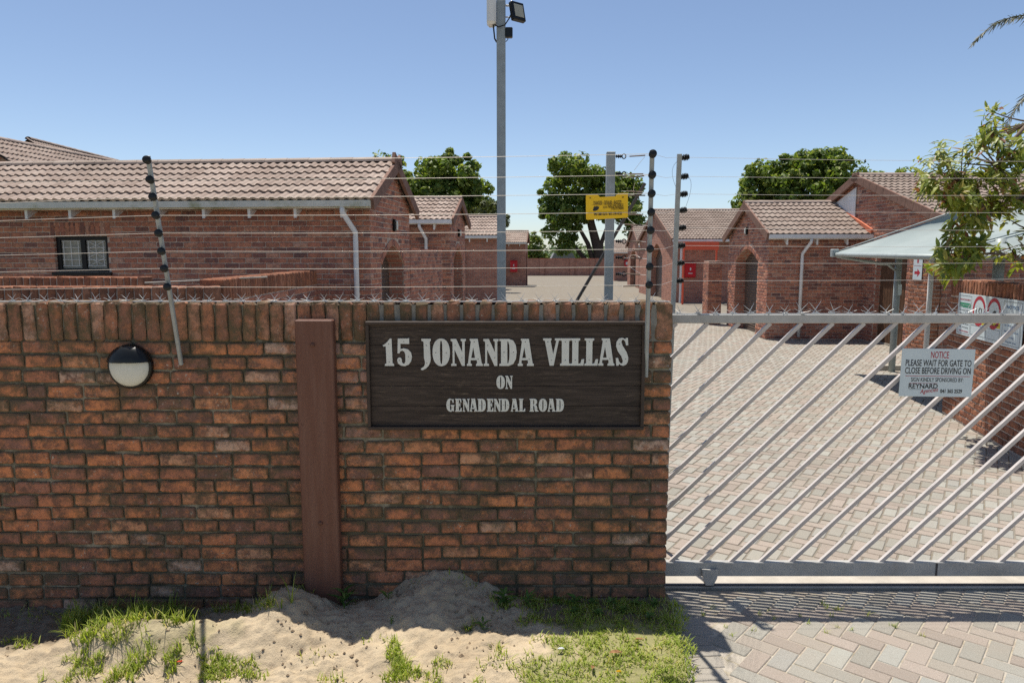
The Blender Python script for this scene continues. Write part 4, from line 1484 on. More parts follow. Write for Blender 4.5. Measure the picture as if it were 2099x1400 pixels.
def house(label, C, ang, side, W, Dp, ez, rz, bricks='objects', tiles='objects', opening=None, back_too=False,
          oh=0.32, ohg=0.12, blimit=300, group='brick houses along the driveway', front_openings=(), z0=-0.1, shutter=True, gutter_mat='white', down=None,
          name='brick_house', rafters=True, tile_cull=None, gut_trim=0.0):
    """C: ground point of the gable's front corner.  ang: turn of the depth axis from +Y (clockwise).  side: -1 the house runs to the left of its gable, +1 to the right."""
    B = Vector((math.sin(ang), math.cos(ang), 0))
    A = Vector((math.cos(ang), -math.sin(ang), 0)) * side
    C = Vector((C[0], C[1], 0))
    H = empty(name, C, label, 'house', group)
    gn = -A                 # gable faces this way
    fnv = -B                # front faces this way
    zt = Vector((0, 0, 1))
    wmat = M['house_mortar'] if bricks else M['far_brick']
    half = Dp / 2
    slope = (rz - ez) / half
    # gable wall with the arched doorway
    poly = [(0, z0)]
    if opening:
        b0, b1, zs, zt_ = opening
        poly += [(b0, z0)] + arch_pts(b0, b1, zs, zt_) + [(b1, z0)]
    poly += [(Dp, z0), (Dp, ez), (half, rz), (0, ez)]
    gm = frame(C, B, A, zt)      # local x along depth, y into the house
    gw = MB(); gw.prism(poly, 0.42 if opening else 0.22, gm)
    gwall = gw.build('gable_wall', wmat, H)
    # front, back and far end walls
    t = 0.22
    fm = frame(C, A, B, zt)
    cuts = sorted(front_openings)
    f = MB()
    xcur = 0.0 + (0.42 if opening else 0.22)
    for (a0, a1, q0, q1) in cuts:
        f.box(xcur, a0, 0.001, t, z0, ez, fm)
        f.box(a0, a1, 0.001, t, z0, q0, fm)
        f.box(a0, a1, 0.001, t, q1, ez, fm)
        xcur = a1
    f.box(xcur, W, 0.001, t, z0, ez, fm)
    fwall = f.build('front_wall', wmat, H)
    MB().box(0.43, W, Dp - t, Dp - .001, z0, ez, fm).build('back_wall', wmat, H)
    if bricks:
        tp = BR_T if bricks == 'objects' else SIMPLE_T
        lim = blimit if bricks == 'objects' else 0

        def giv(za, zb):
            iv = []
            if zb > ez:
                k_ = (zb - ez) / slope
                lo, hi = k_, Dp - k_
            else:
                lo, hi = 0.0, Dp
            if hi - lo < .06: return iv
            if opening:
                b0, b1, zs, zt_ = opening
                if za < zs:
                    iv = [(lo, b0), (b1, hi)]
                elif za < zt_ + .11:
                    # leave a ring for the arch bricks
                    q = (b1 - b0) / 2 * max(0.0, 1 - max(0, (za - zs)) / (zt_ + .16 - zs)) ** (1 / 1.7) + .07
                    mid = (b0 + b1) / 2
                    iv = [(lo, mid - q), (mid + q, hi)]
                else:
                    iv = [(lo, hi)]
            else:
                iv = [(lo, hi)]
            return [(p, q) for p, q in iv if q - p > .03]
        w1 = Wall(gwall, M['house_brick'], lim, tp)
        bl = [(uc, zc, L) for uc, zc, L in lay(giv, Dp, 0.02, rz)]
        # u along depth, facing gn; keep a right-handed brick frame
        uu = B if side > 0 else -B
        w1.face(C, B if side > 0 else B, gn, bl) if True else None
        w1.finish()
        if opening:
            ar = arch_pts(opening[0], opening[1], opening[2], opening[3], 24)
            ring = MB()
            b0, b1, zs, zt_ = opening
            for i in range(len(ar) - 1):
                p0 = Vector((ar[i][0], 0, ar[i][1])); p1 = Vector((ar[i + 1][0], 0, ar[i + 1][1]))
                dd = (p1 - p0); nn = Vector((-dd.z, 0, dd.x)).normalized()
                c_ = (p0 + p1) / 2 + nn * .06
                mm = gm @ frame(c_, dd.normalized(), Vector((0, 1, 0)), nn)
                ring.bevbox(-dd.length / 2 + .004, dd.length / 2 - .004, -.014, .04, -.055, .055, .003, mm)
            o = ring.build('arch_bricks', M['house_brick'], gwall); o['kind'] = 'stuff'
            rv = MB()
            rv.box(b0 - .001, b0 + .008, .012, .415, z0, zs + .02, gm); rv.box(b1 - .008, b1 + .001, .012, .415, z0, zs + .02, gm)
            ap_ = arch_pts(b0, b1, zs, zt_, 12)
            for i in range(len(ap_) - 1):
                (xa, za), (xb_, zb_) = ap_[i], ap_[i + 1]
                rv.add([gm @ Vector((xa, .012, za - .006)), gm @ Vector((xb_, .012, zb_ - .006)), gm @ Vector((xb_, .415, zb_ - .006)), gm @ Vector((xa, .415, za - .006))], [(0, 1, 2, 3)])
            rv.build('door_reveal', M['far_brick'], gwall)
        def fiv(za, zb):
            iv = [(0.0, W)]
            for (a0, a1, q0, q1) in cuts:
                if zb > q0 and za < q1 + .0:
                    n_ = []
                    for p, q in iv:
                        if a0 > p: n_.append((p, min(q, a0)))
                        if a1 < q: n_.append((max(p, a1), q))
                    iv = n_
            return iv
        w2 = Wall(fwall, M['house_brick'], lim, tp)
        w2.face(C, A, fnv, list(lay(fiv, W, 0.02, ez)))
        w2.finish(key=lambda m_: -m_[2][3])
    # roof
    Vup = (B * half + zt * (rz - ez)).normalized()
    Vdn = (-B * half + zt * (rz - ez)).normalized()
    sl = math.hypot(half, rz - ez)
    nf = (Vup.cross(A) if side < 0 else A.cross(Vup)).normalized()
    e0 = C - A * ohg + zt * ez - Vup * oh            # eave corner
    lenA = W + ohg + 0.1
    rf = MB()
    for (V_, base) in ((Vup, C + zt * ez - Vup * oh), (Vdn, C + B * Dp + zt * ez - Vdn * oh)):
        q0 = base - A * ohg; q1 = base + A * (W + .1)
        ln_ = sl + oh
        vs_ = [q0, q1, q1 + V_ * ln_, q0 + V_ * ln_]
        rf.add(vs_ + [p + Vector((0, 0, .02)) for p in vs_], [(0, 1, 2, 3), (7, 6, 5, 4), (0, 4, 5, 1), (1, 5, 6, 2), (2, 6, 7, 3), (3, 7, 4, 0)])
    roof = rf.build('roof', M['underlay'], H)
    ncols = int(lenA / TW) + 1
    nrows = int((sl + oh) / TE)
    start = (sl + oh) - nrows * TE
    Xd = A if side > 0 else -A
    o0 = e0 + zt * .022 if side > 0 else C + A * (ncols * TW - ohg) + zt * (ez + .022) - Vup * oh
    tile_slope(roof, o0 - Vup * (TE - start if start > .12 else -0.0), Xd, Vup, ncols, nrows + (1 if start > .12 else 0), 300 if tiles == 'objects' else 0, tile_cull, brown=side > 0)
    # back slope, plain courses joined
    if back_too:
        o1 = (C + B * Dp + zt * (ez + .022) - Vdn * oh) + (A * (ncols * TW - ohg) if side > 0 else -A * ohg)
        tile_slope(roof, o1, -Xd, Vdn, ncols, nrows, 0)
    # ridge caps
    nr = int(lenA / .40) + 1
    rj = Joiner()
    for k in range(nr):
        p = C + B * half + zt * (rz + .028) + A * (-ohg - .02 + k * .40)
        mm = frame(p, A, zt.cross(A), zt)
        if tiles == 'objects':
            link('ridge_tile', RIDGE_ME, roof, mm)
        else:
            v_ = np.array([x_ for x_ in rid.v]); rj.add((v_, rid.f, np.zeros(len(v_))), mm)
    rj.build('ridge_tiles', M['tile'], roof, edge=False)
    # verge tiles down both edges of the gable
    vj = MB()
    for V_, base in ((Vup, C + zt * ez - Vup * oh), (Vdn, C + B * Dp + zt * ez - Vdn * oh)):
        nz = Vector((-A)).cross(V_).normalized()
        if nz.z < 0: nz = -nz
        k = 0.0
        while k < sl + oh - .05:
            p = base - A * (ohg + .0) + V_ * k + nz * .035
            xx = V_.cross(nz).normalized()
            mm = frame(p, xx, V_, nz)
            if tiles == 'objects': link('verge_tile', VERGE_ME, roof, mm)
            else: vj.bevbox(-.03, .03, 0, .345, -.17, .03, .004, mm)
            k += .35
    if vj.v:
        o = vj.build('verge_tiles', M['verge'], roof); o['kind'] = 'stuff'
    # gutter, rafter feet, downpipe
    if gutter_mat:
        g = MB()
        gb = C + zt * (ez - oh * slope / math.hypot(1, slope)) - B * (oh * math.cos(math.atan(slope)))
        gmx = frame(gb, A, B, zt)
        x0_, x1_ = -ohg + gut_trim + .02, W
        g.box(x0_, x1_, -.095, -.088, -.075, .02, gmx)
        g.box(x0_, x1_, -.087, .0, -.078, -.071, gmx)
        g.box(x0_, x1_, 0.001, .02, -.10, .01, gmx)
        g.box(x0_ - .004, x0_, -.0955, .0, -.078, .0205, gmx)
        g.build('gutter', M[gutter_mat], H)
        if rafters:
            a_ = 0.35
            while a_ < W - .1:
                r_ = MB(); r_.prism([(0.0, -.10), (0.0, -.24), (oh * .8, -.10)], .045, gmx @ frame((a_, .022, 0), (0, 1, 0), (1, 0, 0), (0, 0, 1)))
                r_.build('rafter_foot', M['white'], H)
                a_ += .75
        if down:
            da, dz_ = down
            pts = [gmx @ Vector((da, -.045, -.07)), gmx @ Vector((da, -.045, -.16)), gmx @ Vector((da - .12, oh * .86 - .06, -.46)), gmx @ Vector((da - .12, oh * .86 - .06, -.60)), ]
            last = gmx @ Vector((da - .12, oh * .86 - .06, -.60)); last.z = dz_
            pts.append(last)
            kick = last + fnv * .10 - zt * .06
            MB().tube(pts, .042, 12).build('downpipe', M['white'], H, True)
    # roller shutter in the doorway
    if opening and shutter:
        b0, b1, zs, zt_ = opening
        s_ = MB()
        z_ = 0.0
        while z_ < zt_ + .05:
            s_.add([gm @ Vector((b0 - .02, .30, z_)), gm @ Vector((b1 + .02, .30, z_)), gm @ Vector((b1 + .02, .285, z_ + .035)), gm @ Vector((b0 - .02, .285, z_ + .035)),
                    gm @ Vector((b0 - .02, .30, z_ + .072)), gm @ Vector((b1 + .02, .30, z_ + .072))], [(0, 1, 2, 3), (3, 2, 5, 4)])
            z_ += .075
        s_.build('roller_door', M['shutter'], H, fix=False)
    return H, dict(C=C, A=A, B=B, gm=gm, fm=fm, gwall=gwall, fwall=fwall, roof=roof)


# --- left row, turned a little clockwise with the lane
LA = math.atan(0.084)
LC = lambda D: (-2.27 + .084 * (D - 11.5), D)
win = (4.44, 5.38, 1.91, 2.50)
h1, g1 = house('nearest left red brick house with tiled roof, mouldy white gutter and small barred window', LC(11.5), LA, -1, 7.2, 2.75, 3.15, 3.80,
               'objects', 'objects', opening=(0.62, 2.25, 2.02, 2.36), front_openings=[win], gutter_mat='mould_white', down=(0.34, 0.0), back_too=True)
# window with burglar bars in the front wall
wf = MB()
fm = g1['fm']
a0, a1, q0, q1 = win
wf.box(a0, a1, .05, .11, q0, q0 + .06, fm); wf.box(a0, a1, .05, .11, q1 - .06, q1, fm)
for aa in (a0, (a0 + a1) / 2 - .04, a1 - .07):
    wf.box(aa, aa + (.08 if aa != a0 else .07), .049, .111, q0 + .06, q1 - .06, fm)
wfo = wf.build('window', M['window_frame'], h1)
MB().box(a0 - .05, a1 + .05, -.045, .06, q0 - .055, q0 - .004, fm).build('sill', M['window_frame'], wfo)
for (s0, s1) in ((a0 + .07, (a0 + a1) / 2 - .04), ((a0 + a1) / 2 + .04, a1 - .07)):
    MB().box(s0, s1, .085, .09, q0 + .06, q1 - .06, fm).build('pane', M['curtain'], wfo)
    gb_ = MB()
    z_a, z_b = q0 + .10, q1 - .08
    for k in range(3):
        xk = s0 + .05 + (s1 - s0 - .1) * k / 2
        gb_.box(xk - .004, xk + .004, .055, .06, z_a, z_b, fm)
    for zz in (z_a, z_b, (z_a + z_b) / 2 - .1, (z_a + z_b) / 2 + .1):
        gb_.box(s0 + .02, s1 - .02, .0605, .0645, zz - .004, zz + .004, fm)
    if s0 < a0 + .2:
        n_ = 3
        for k in range(n_):
            for sg in (0, 1):
                x0_ = s0 + .03; x1_ = s1 - .03
                za = z_a + (z_b - z_a) * k / n_; zb_ = z_a + (z_b - z_a) * (k + 1) / n_
                p0, p1 = ((x0_, za), (x1_, zb_)) if sg else ((x1_, za), (x0_, zb_))
                gb_.bar(fm @ Vector((p0[0], .067 + sg * .004, p0[1])), fm @ Vector((p1[0], .067 + sg * .004, p1[1])), .006, .006)
    gb_.build('burglar_bar', M['white'], wfo)
# soldier bricks over the window
for k in range(12):
    mm = fm @ Matrix.Translation((a0 - .06 + .042 + k * .088, -.014, q1 + .12)) @ Matrix.Rotation(R(90), 4, 'Y')
    link('lintel_brick', tpl_mesh('lintel_brick', BR_T[k % 12], M['house_brick']), g1['fwall'], mm)


def wall_lamp(gm, b, z, label, parent):
    MB().bevbox(-.05, .05, -.05, .0, -.11, .11, .012, gm @ Matrix.Translation((b, -.012, z))).build('wall_lamp', M['lamp_black'], parent)
    MB().bevbox(-.038, .038, -.085, -.051, -.08, .08, .014, gm @ Matrix.Translation((b, -.012, z))).build('lamp_cover', M['lens'], parent)


wall_lamp(g1['gm'], 1.45, 2.72, '', h1)
h2, g2 = house('second left brick house with small tiled gable, half hidden behind the nearest left house', LC(19.0), LA, -1, 3.6, 2.6, 3.20, 3.73,
               'joined', 'objects', opening=(0.5, 2.1, 2.05, 2.4), down=(0.75, 0.0), blimit=0)
wall_lamp(g2['gm'], 1.3, 2.8, '', h2)
h3, g3 = house('third left brick house with white downpipe beside the tall mast', LC(30.6), LA, -1, 4.6, 2.6, 3.12, 3.82,
               None, 'objects', opening=(0.5, 2.1, 2.05, 2.4), down=(1.5, 0.0))
h4, g4 = house('farthest left brick house with red hose box on its wall', LC(49.5), LA, -1, 4.0, 2.6, 3.15, 3.81,
               None, 'joined', opening=(0.5, 2.1, 2.05, 2.4), down=(1.5, 0.0))


def hose_box(label, p, w, h):
    e = empty('hose_box', p, label, 'fire hose box', 'red fire hose boxes on house walls')
    m = Matrix.Translation(p)
    MB().bevbox(-w / 2, w / 2, -.16, .0, 0, h, .03, m).build('cover', M['red'], e)
    MB().bevbox(-w / 2 - .02, w / 2 + .02, -.19, -.0, h + .001, h + .05, .012, m).build('lid', M['red'], e)
    MB().box(-w * .06, w * .06, -.164, -.161, h * .52, h * .72, m).build('marking', M['sign_white'], e)
    MB().box(-w * .2, w * .2, -.164, -.161, h * .28, h * .34, m).build('marking', M['sign_white'], e)


p = at(1053, 556, 49.3); hose_box('red hose box on the farthest left house', Vector((p.x, 49.40, 1.0)), .5, .75)

# flush screen wall between the first two left houses
def brick_wall(name, label, P0, P1, z1, thick, faces=(1,), coping=False, mode='joined', z0=-.1, mat='house_brick', limit=0, cat='wall', group=None, ends=False, kinds=None):
    P0 = Vector((P0[0], P0[1], 0)); P1 = Vector((P1[0], P1[1], 0))
    u = (P1 - P0); L = u.length; u.normalize()
    n = Vector((u.y, -u.x, 0))            # right-hand side of the run
    e = empty(name, P0, label, cat, group)
    mw = frame(P0, u, -n, Vector((0, 0, 1)))
    top = z1 - (.22 if coping else 0)
    MB().box(.012 if coping else 0, L - (.012 if coping else 0), .0, thick, z0, z1 - (.012 if coping else .002), mw).build('mortar', M['house_mortar'], e)
    w = Wall(e, M[mat], limit, BR_T if mode == 'objects' else SIMPLE_T)
    iv = lambda a, b: [(0, L)]
    if 1 in faces: w.face(P0, u, n, list(lay(iv, L, 0.02, top)))
    if -1 in faces: w.face(P1 - n * thick, -u, -n, list(lay(iv, L, 0.02, top)))
    if ends:
        iv2 = lambda a, b: [(0, thick)]
        w.face(P0 - n * thick, n, -u, list(lay(iv2, thick, 0.02, top)))
        w.face(P1, -n, u, list(lay(iv2, thick, 0.02, top)))
    w.finish()
    if coping:
        nc_ = max(1, round(L / .085)); pc_ = L / nc_
        x_ = pc_ / 2; c = 0
        J = Joiner()
        r = random.Random(int(L * 100))
        ms = [tpl_mesh('coping_brick', brick_tpl(.222, BH, thick + .02, 700 + i, 1.4), M[coping]) for i in range(4)]
        tp = [brick_tpl(.222, BH, thick + .02, 700 + i, 1.4) for i in range(4)]
        while x_ < L:
            mm = mw @ Matrix.Translation((x_, -.012, z1 - .111 + r.uniform(-.004, .004))) @ Matrix.Rotation(R(90) + r.uniform(-.02, .02), 4, 'Y')
            if c < 150: link('coping_brick', ms[c % 4], e, mm)
            else: J.add(tp[c % 4], mm)
            x_ += pc_; c += 1
        J.build('coping_brickwork', M[coping], e)
    return e


a = LC(14.3); b = LC(17.8)
brick_wall('screen_wall', 'pinkish brick screen wall between the first two left house gables', (a[0], a[1]), (b[0], b[1]), 2.30, .22, ends=True)
# yard wall left of the nearest house
brick_wall('yard_wall', 'low brick yard wall with upright coping right behind the front wall', (-7.9, 7.0), (-2.95, 7.0), 1.885, .22, coping='roughbrick', ends=True)
brick_wall('yard_wall', 'brick yard wall running back to the nearest left house, narrow upright coping', (-2.95, 7.25), (-3.12, 11.36), 1.95, .22, coping='roughbrick', ends=True)
brick_wall('yard_wall', 'farther low brick yard wall beneath the small barred window', (-9.5, 9.1), (-4.7, 9.1), 1.915, .22, coping='roughbrick')
o = MB().tube([at(297, 580, 7.6), at(420, 574.5, 7.7), at(548, 568, 7.8)], .009, 10).build('pale_tube', M['concrete'])  # added tube that draws the bright line of a sunlit wall top
tag(o, 'thin pale tube standing in for the bright sunlit top of a yard wall', 'pipe')

# big house upper left: the roof ridge runs away from us
hx, gx = house('tall tiled roof of a house rising behind the nearest left house', (-12.2, 17.3), R(14) + R(90), -1, 6.5, 9.5, 2.6, 5.06, None, None, tiles='joined',
               group='brick houses along the driveway', gutter_mat=None) if False else (None, None)


def ridge_house(label, R0, R1, rz, half, ez):
    """house with its ridge from R0 to R1 (xy); tiled slope faces the lane"""
    R0 = Vector((R0[0], R0[1], 0)); R1 = Vector((R1[0], R1[1], 0))
    d = (R1 - R0); L = d.length; d.normalize()
    n = Vector((d.y, -d.x, 0))          # lane side
    zt = Vector((0, 0, 1))
    H = empty('brick_house', R0, label, 'house', 'brick houses along the driveway')
    poly = [(-half, -.1), (half, -.1), (half, ez), (0, rz), (-half, ez)]
    MB().prism(poly, L, frame(R0, n, d, zt)).build('wall', M['far_brick'], H)
    up = (-n * half + zt * (rz - ez)).normalized()
    sl = math.hypot(half, rz - ez)
    rf = MB()
    for sg in (1, -1):
        q = R0 + n * (half + .25) * sg + zt * (ez - .25 * (rz - ez) / half) - d * .15
        r_ = R0 + zt * rz - d * .15
        vs_ = [q, q + d * (L + .3), r_ + d * (L + .3), r_]
        rf.add([p + zt * .03 for p in vs_] + [p + zt * .055 for p in vs_], [(0, 1, 2, 3), (7, 6, 5, 4), (0, 4, 5, 1), (1, 5, 6, 2), (2, 6, 7, 3), (3, 7, 4, 0)])
    roof = rf.build('roof', M['underlay'], H)
    nrow = int(sl / TE) + 1
    ncol = int((L + .3) / TW)
    o = R0 + zt * (rz + .06) - up * nrow * TE - d * .15
    tile_slope(roof, o, d, up, ncol, nrow, 300)
    k = 0
    while k * .40 < L:
        link('ridge_tile', RIDGE_ME, roof, frame(R0 + zt * (rz + .07) + d * (k * .40 - .1), d, zt.cross(d), zt)); k += 1
    return H


p0 = at(-60, 283, 18.0); p1 = at(240, 331, 23.5)
ridge_house('broad tiled roof rising at the far left behind the nearest left house', (p0.x, p0.y), (p1.x, p1.y), (p0.z + p1.z) / 2 - .05, 3.4, 3.0)
p0 = at(62, 297, 26); p1 = at(240, 329, 32)
ridge_house('farther tiled ridge peeping over the broad roof at far left', (p0.x, p0.y), (p1.x, p1.y), (p0.z + p1.z) / 2, 3.2, 3.6)

# --- right row
RA = math.atan(0.03)
r1, gr1 = house('nearest right brick garage house with arched roller door and white downpipe', (6.6, 18.4), RA, 1, 2.5, 3.75, 2.80, 3.60,
                'objects', 'objects', opening=(0.85, 2.95, 2.02, 2.36), down=(0.95, 0.08), blimit=300, oh=.30)
wall_lamp(gr1['gm'], 1.87, 2.86, '', r1)
# main block to the right: gable faces the lane
r1b, gb1 = house('taller right brick house with white gable triangle and broad tiled roof behind the shade canopy', (9.05, 15.0), 0.0, 1, 6.5, 7.7, 2.98, 4.2,
                 'objects', 'objects', opening=(1.35, 2.75, 2.25, 2.26), shutter=False, gutter_mat=None, oh=.35, blimit=300)
gmb = gb1['gm']
MB().prism([(3.95, 3.05), (5.35, 3.55), (3.95, 3.95)], .02, gmb @ Matrix.Translation((0, -.036, 0))).build('gable_panel', M['white'], r1b)
MB().bar(gmb @ Vector((3.0, -.045, 2.72)), gmb @ Vector((5.45, -.045, 3.58)), .05, .24).build('flashing', M['flash'], r1b)
# timber side gate
sg = empty('timber_gate', (9.1, 16.9, 0), 'brown slatted timber gate in the brick wall behind the canopy pole', 'gate')
for k in range(11):
    b_ = 1.37 + k * .125
    MB().bevbox(b_, b_ + .115, .12, .15, .05, 2.12, .004, gmb).build('slat', M['door_wood'], sg)
MB().box(1.36, 2.74, .151, .19, .35, .45, gmb).build('rail', M['door_wood'], sg)
MB().box(1.36, 2.74, .151, .19, 1.75, 1.85, gmb).build('rail', M['door_wood'], sg)
MB().box(1.36, 2.74, .10, .36, .0, .045, gmb).build('step', M['concrete'], sg)
sp = empty('brick_pier', (8.95, 15.0, 0), 'brick pier with hydrant sign right of the timber gate', 'pier')
MB().box(8.78, 9.0, 14.95, 15.75, -.1, 2.55).build('mortar', M['house_mortar'], sp)
w_ = Wall(sp, M['roughbrick'], 200)
w_.face((8.78, 15.75, 0), (0, -1, 0), (-1, 0, 0), list(lay(lambda a, b: [(0, .8)], .8, .02, 2.55)))
w_.face((8.78, 14.95, 0), (1, 0, 0), (0, -1, 0), list(lay(lambda a, b: [(0, .22)], .22, .02, 2.55)))
w_.finish()
hs = empty('hydrant_sign', (8.75, 15.4, 2.0), 'tall white sign with red arrow on the brick pier', 'sign')
ms = frame(Vector((8.755, 15.58, 2.28)), Vector((0, -1, 0)), Vector((0, 0, 1)), Vector((-1, 0, 0)))
MB().bevbox(0, .34, -.62, 0, -.004, .0, .001, ms).build('panel', M['sign_white'], hs)
MB().prism([(.06, -.44), (.17, -.44), (.17, -.38), (.28, -.47), (.17, -.56), (.17, -.50), (.06, -.50)], .0006, ms @ Matrix(((1, 0, 0, 0), (0, 0, 1, .0), (0, -1, 0, .0012), (0, 0, 0, 1)))).build('arrow', M['red_ink'], hs)
print_rect('symbol', .14, .20, -.26, -.08, .0010, ms, M['red_ink'], hs)
print_rect('rule', .03, .31, -.325, -.318, .0010, ms, M['red_ink'], hs)

# low brick pier pair behind the first garage
pe = brick_wall('garden_pier', 'low brick pier standing behind the arched garage door', (6.15, 22.9), (6.15, 22.3), 2.0, .42, faces=(1,), ends=True)
r2, gr2 = house('second right brick house with red carport beam and pointed arch gable', (7.42, 33.0), 0.0, 1, 6.5, 8.6, 2.97, 4.45,
                None, 'objects', opening=(2.3, 5.2, 2.05, 2.75), down=None, rafters=False)
cp = empty('carport_frame', (7.6, 31.8, 0), 'orange red carport beam on posts in front of the second right house', 'carport')
q0 = at(1402, 503, 31.6); q1 = at(1468, 499, 31.6)
MB().box(7.55, q1.x + .1, 31.5, 31.56, 2.40, 2.76).build('beam', M['orange'], cp)
MB().box(q1.x + .04, q1.x + .10, 31.57, 32.95, 2.44, 2.72).build('beam', M['orange'], cp)
MB().box(7.55, 7.62, 31.57, 31.64, 0, 2.40).build('post', M['orange'], cp)
MB().box(q1.x + .0, q1.x + .06, 31.57, 31.63, 0, 2.40).build('post', M['orange'], cp)
p = at(1414, 570, 32.9); hose_box('red hose box under the orange carport beam', Vector((p.x, 32.98, 1.15)), .50, .62)
MB_ = MB().tube([at(1397, 500, 32.6), Vector((at(1397, 500, 32.6).x, 32.6, 0.0))], .05, 10).build('pale_tube', M['white'])
tag(MB_, 'white downpipe beside the orange carport post', 'pipe')
r3, gr3 = house('third right brick house with two arched openings beyond the fence posts', (8.35, 47.0), 0.0, 1, 6.0, 4.6, 2.9, 4.1,
                None, 'joined', opening=(1.2, 3.4, 2.05, 2.6), rafters=False)
r4, gr4 = house('farthest right brick house closing the lane', (8.6, 60.0), 0.0, 1, 6.0, 4.2, 2.5, 3.35, None, 'joined', opening=None, rafters=False)
fs_ = empty('fire_sign', (9.6, 59.9, 1.3), 'small red fire sign on the farthest right house', 'sign')
pp_ = at(1285, 540, 59.85)
MB().bevbox(-.19, .19, -.05, 0, -.28, .28, .01, Matrix.Translation((pp_.x, 59.97, pp_.z))).build('panel', M['red'], fs_)
MB().box(-.08, .08, -.055, -.051, -.12, .12, Matrix.Translation((pp_.x, 59.97, pp_.z))).build('symbol', M['sign_white'], fs_)

# back wall closing the lane
bw_ = empty('back_wall', (5, 75, 0), 'long brick wall with darker piers at the end of the lane', 'wall')
x0_, x1_ = at(1070, 560, 75).x, at(1300, 560, 75).x
MB().box(x0_, x1_ + 8, 75, 75.22, -.1, 1.74).build('panel', M['far_brick'], bw_)
MB().box(x0_, x1_ + 8, 74.96, 75.26, 1.741, 1.80).build('coping', M['house_brick'], bw_)
for px in (1111, 1173, 1214, 1262):
    xx = at(px, 560, 74.9).x
    MB().box(xx - .22, xx + .22, 74.85, 74.999, -.1, 1.74).build('pier', M['far_brick'], bw_)

# ---------------------------------------------------------------- right-hand entrance wall with the visitor board
EW0 = Vector((6.02, 9.75, 0)); EW1 = Vector((5.30, 6.4, 0))
ew = brick_wall('entrance_wall', 'rough brick entrance wall with upright coping at the right of the driveway', (EW0.x, EW0.y), (EW1.x, EW1.y), 1.875, .22, faces=(1,), coping='roughbrick', mode='objects', mat='roughbrick', limit=280, ends=True)
u = (EW1 - EW0).normalized(); n = Vector((u.y, -u.x, 0))


def on_wall(px, py, off=.035):
    """point of the entrance wall's face on the ray of a photo pixel"""
    d_ = at(px, py, 1.0) - Vector((0, 0, CAM_Z))
    o_ = Vector((0, 0, CAM_Z))
    P = EW0 + n * off
    t_ = (P - o_).dot(n) / d_.dot(n)
    return o_ + d_ * t_


vb_tl = on_wall(1966, 600); vb_tr = on_wall(2101, 622); vb_bl = on_wall(1962, 684)
wid = (Vector((vb_tr.x, vb_tr.y, 0)) - Vector((vb_tl.x, vb_tl.y, 0))).length
hgt = vb_tl.z - vb_bl.z
vm = frame(vb_tl, u, Vector((0, 0, 1)), n)
vb = empty('visitor_board', vb_tl, 'white visitor notice board with red speed rings on the entrance wall', 'sign')
MB().bevbox(0, wid, -hgt, 0, -.006, 0, .0015, vm).build('panel', M['sign_white'], vb)
tv = lambda fx, fy, z=0.001: vm @ Matrix.Translation((fx * wid, -fy * hgt, z))


def frame_lines(x0, x1, y0, y1):
    t_ = .004
    mb = MB()
    for (a_, b_, c_, d_) in ((x0, x1, y0, y0 + t_), (x0, x1, y1 - t_, y1), (x0, x0 + t_, y0 + t_, y1 - t_), (x1 - t_, x1, y0 + t_, y1 - t_)):
        mb.box(a_, b_, -d_, -c_, .0004, .0009, vm)
    mb.build('border', M['ink'], vb)


frame_lines(.02 * wid, .235 * wid, .05 * hgt, .96 * hgt)
text_obj('PRIVATE PROPERTY', .03, M['red_ink'], vb, tv(.128, .15), width=wid * .19)
print_rect('band', .03 * wid, .225 * wid, -.33 * hgt, -.22 * hgt, .0010, vm, M['green_ink'], vb)
text_obj('Security Patrol Area', .018, M['sign_white'], vb, tv(.128, .275, .0022), width=wid * .17)
for k in range(6):
    text_obj(['All vehicles entering', 'these premises do so', 'at their own risk and', 'subject to search', 'No hawkers allowed', 'No dumping'][k], .02, M['ink'], vb, tv(.128, .40 + k * .08), width=wid * (.17 - .01 * (k % 3)))
text_obj('TRESPASSERS', .024, M['red_ink'], vb, tv(.128, .90), width=wid * .17)


def ring_sign(fx, txt):
    c_ = tv(fx, .36, .0005)
    ro, ri = .155 * wid * .5 * 1.35, .155 * wid * .5 * 1.02
    mb = MB(); N = 32
    vs_ = [c_ @ Vector((r_ * math.cos(2 * math.pi * k / N), r_ * math.sin(2 * math.pi * k / N) * 1.0, .0006)) for r_ in (ro, ri) for k in range(N)]
    mb.add(vs_, [(k, (k + 1) % N, N + (k + 1) % N, N + k) for k in range(N)])
    mb.build('speed_ring', M['red_ink'], vb)
    if txt:
        text_obj(txt, .11, M['ink'], vb, tv(fx, .36, .0012), width=wid * .10)


ring_sign(.365, '10')
ring_sign(.595, None)
tr_ = MB()
c_ = tv(.60, .36, .0012)
for (x0_, x1_, y0_, y1_) in ((-.045, -.012, -.02, .012), (-.010, .050, -.02, .035), (-.03, -.014, .0125, .025)):
    tr_.box(x0_, x1_, y0_, y1_, -.0004, .0003, c_)
tr_.build('truck_symbol', M['ink'], vb)
text_obj('NO TRUCKS', .016, M['ink'], vb, tv(.60, .47), width=wid * .08)
print_rect('band', .255 * wid, .70 * wid, -.66 * hgt, -.545 * hgt, .0010, vm, M['yellow_ink'], vb)
text_obj('WATCH OUT FOR CHILDREN', .03, M['ink'], vb, tv(.48, .60, .0022), width=wid * .42)
frame_lines(.25 * wid, .49 * wid, .70 * hgt, .93 * hgt)
frame_lines(.50 * wid, .70 * wid, .70 * hgt, .93 * hgt)
frame_lines(.73 * wid, .975 * wid, .05 * hgt, .96 * hgt)
text_obj('NOTICE', .05, M['blue_ink'], vb, tv(.855, .17), width=wid * .17, bold=.001)
text_obj('ALL VISITORS', .035, M['blue_ink'], vb, tv(.855, .31), width=wid * .20)
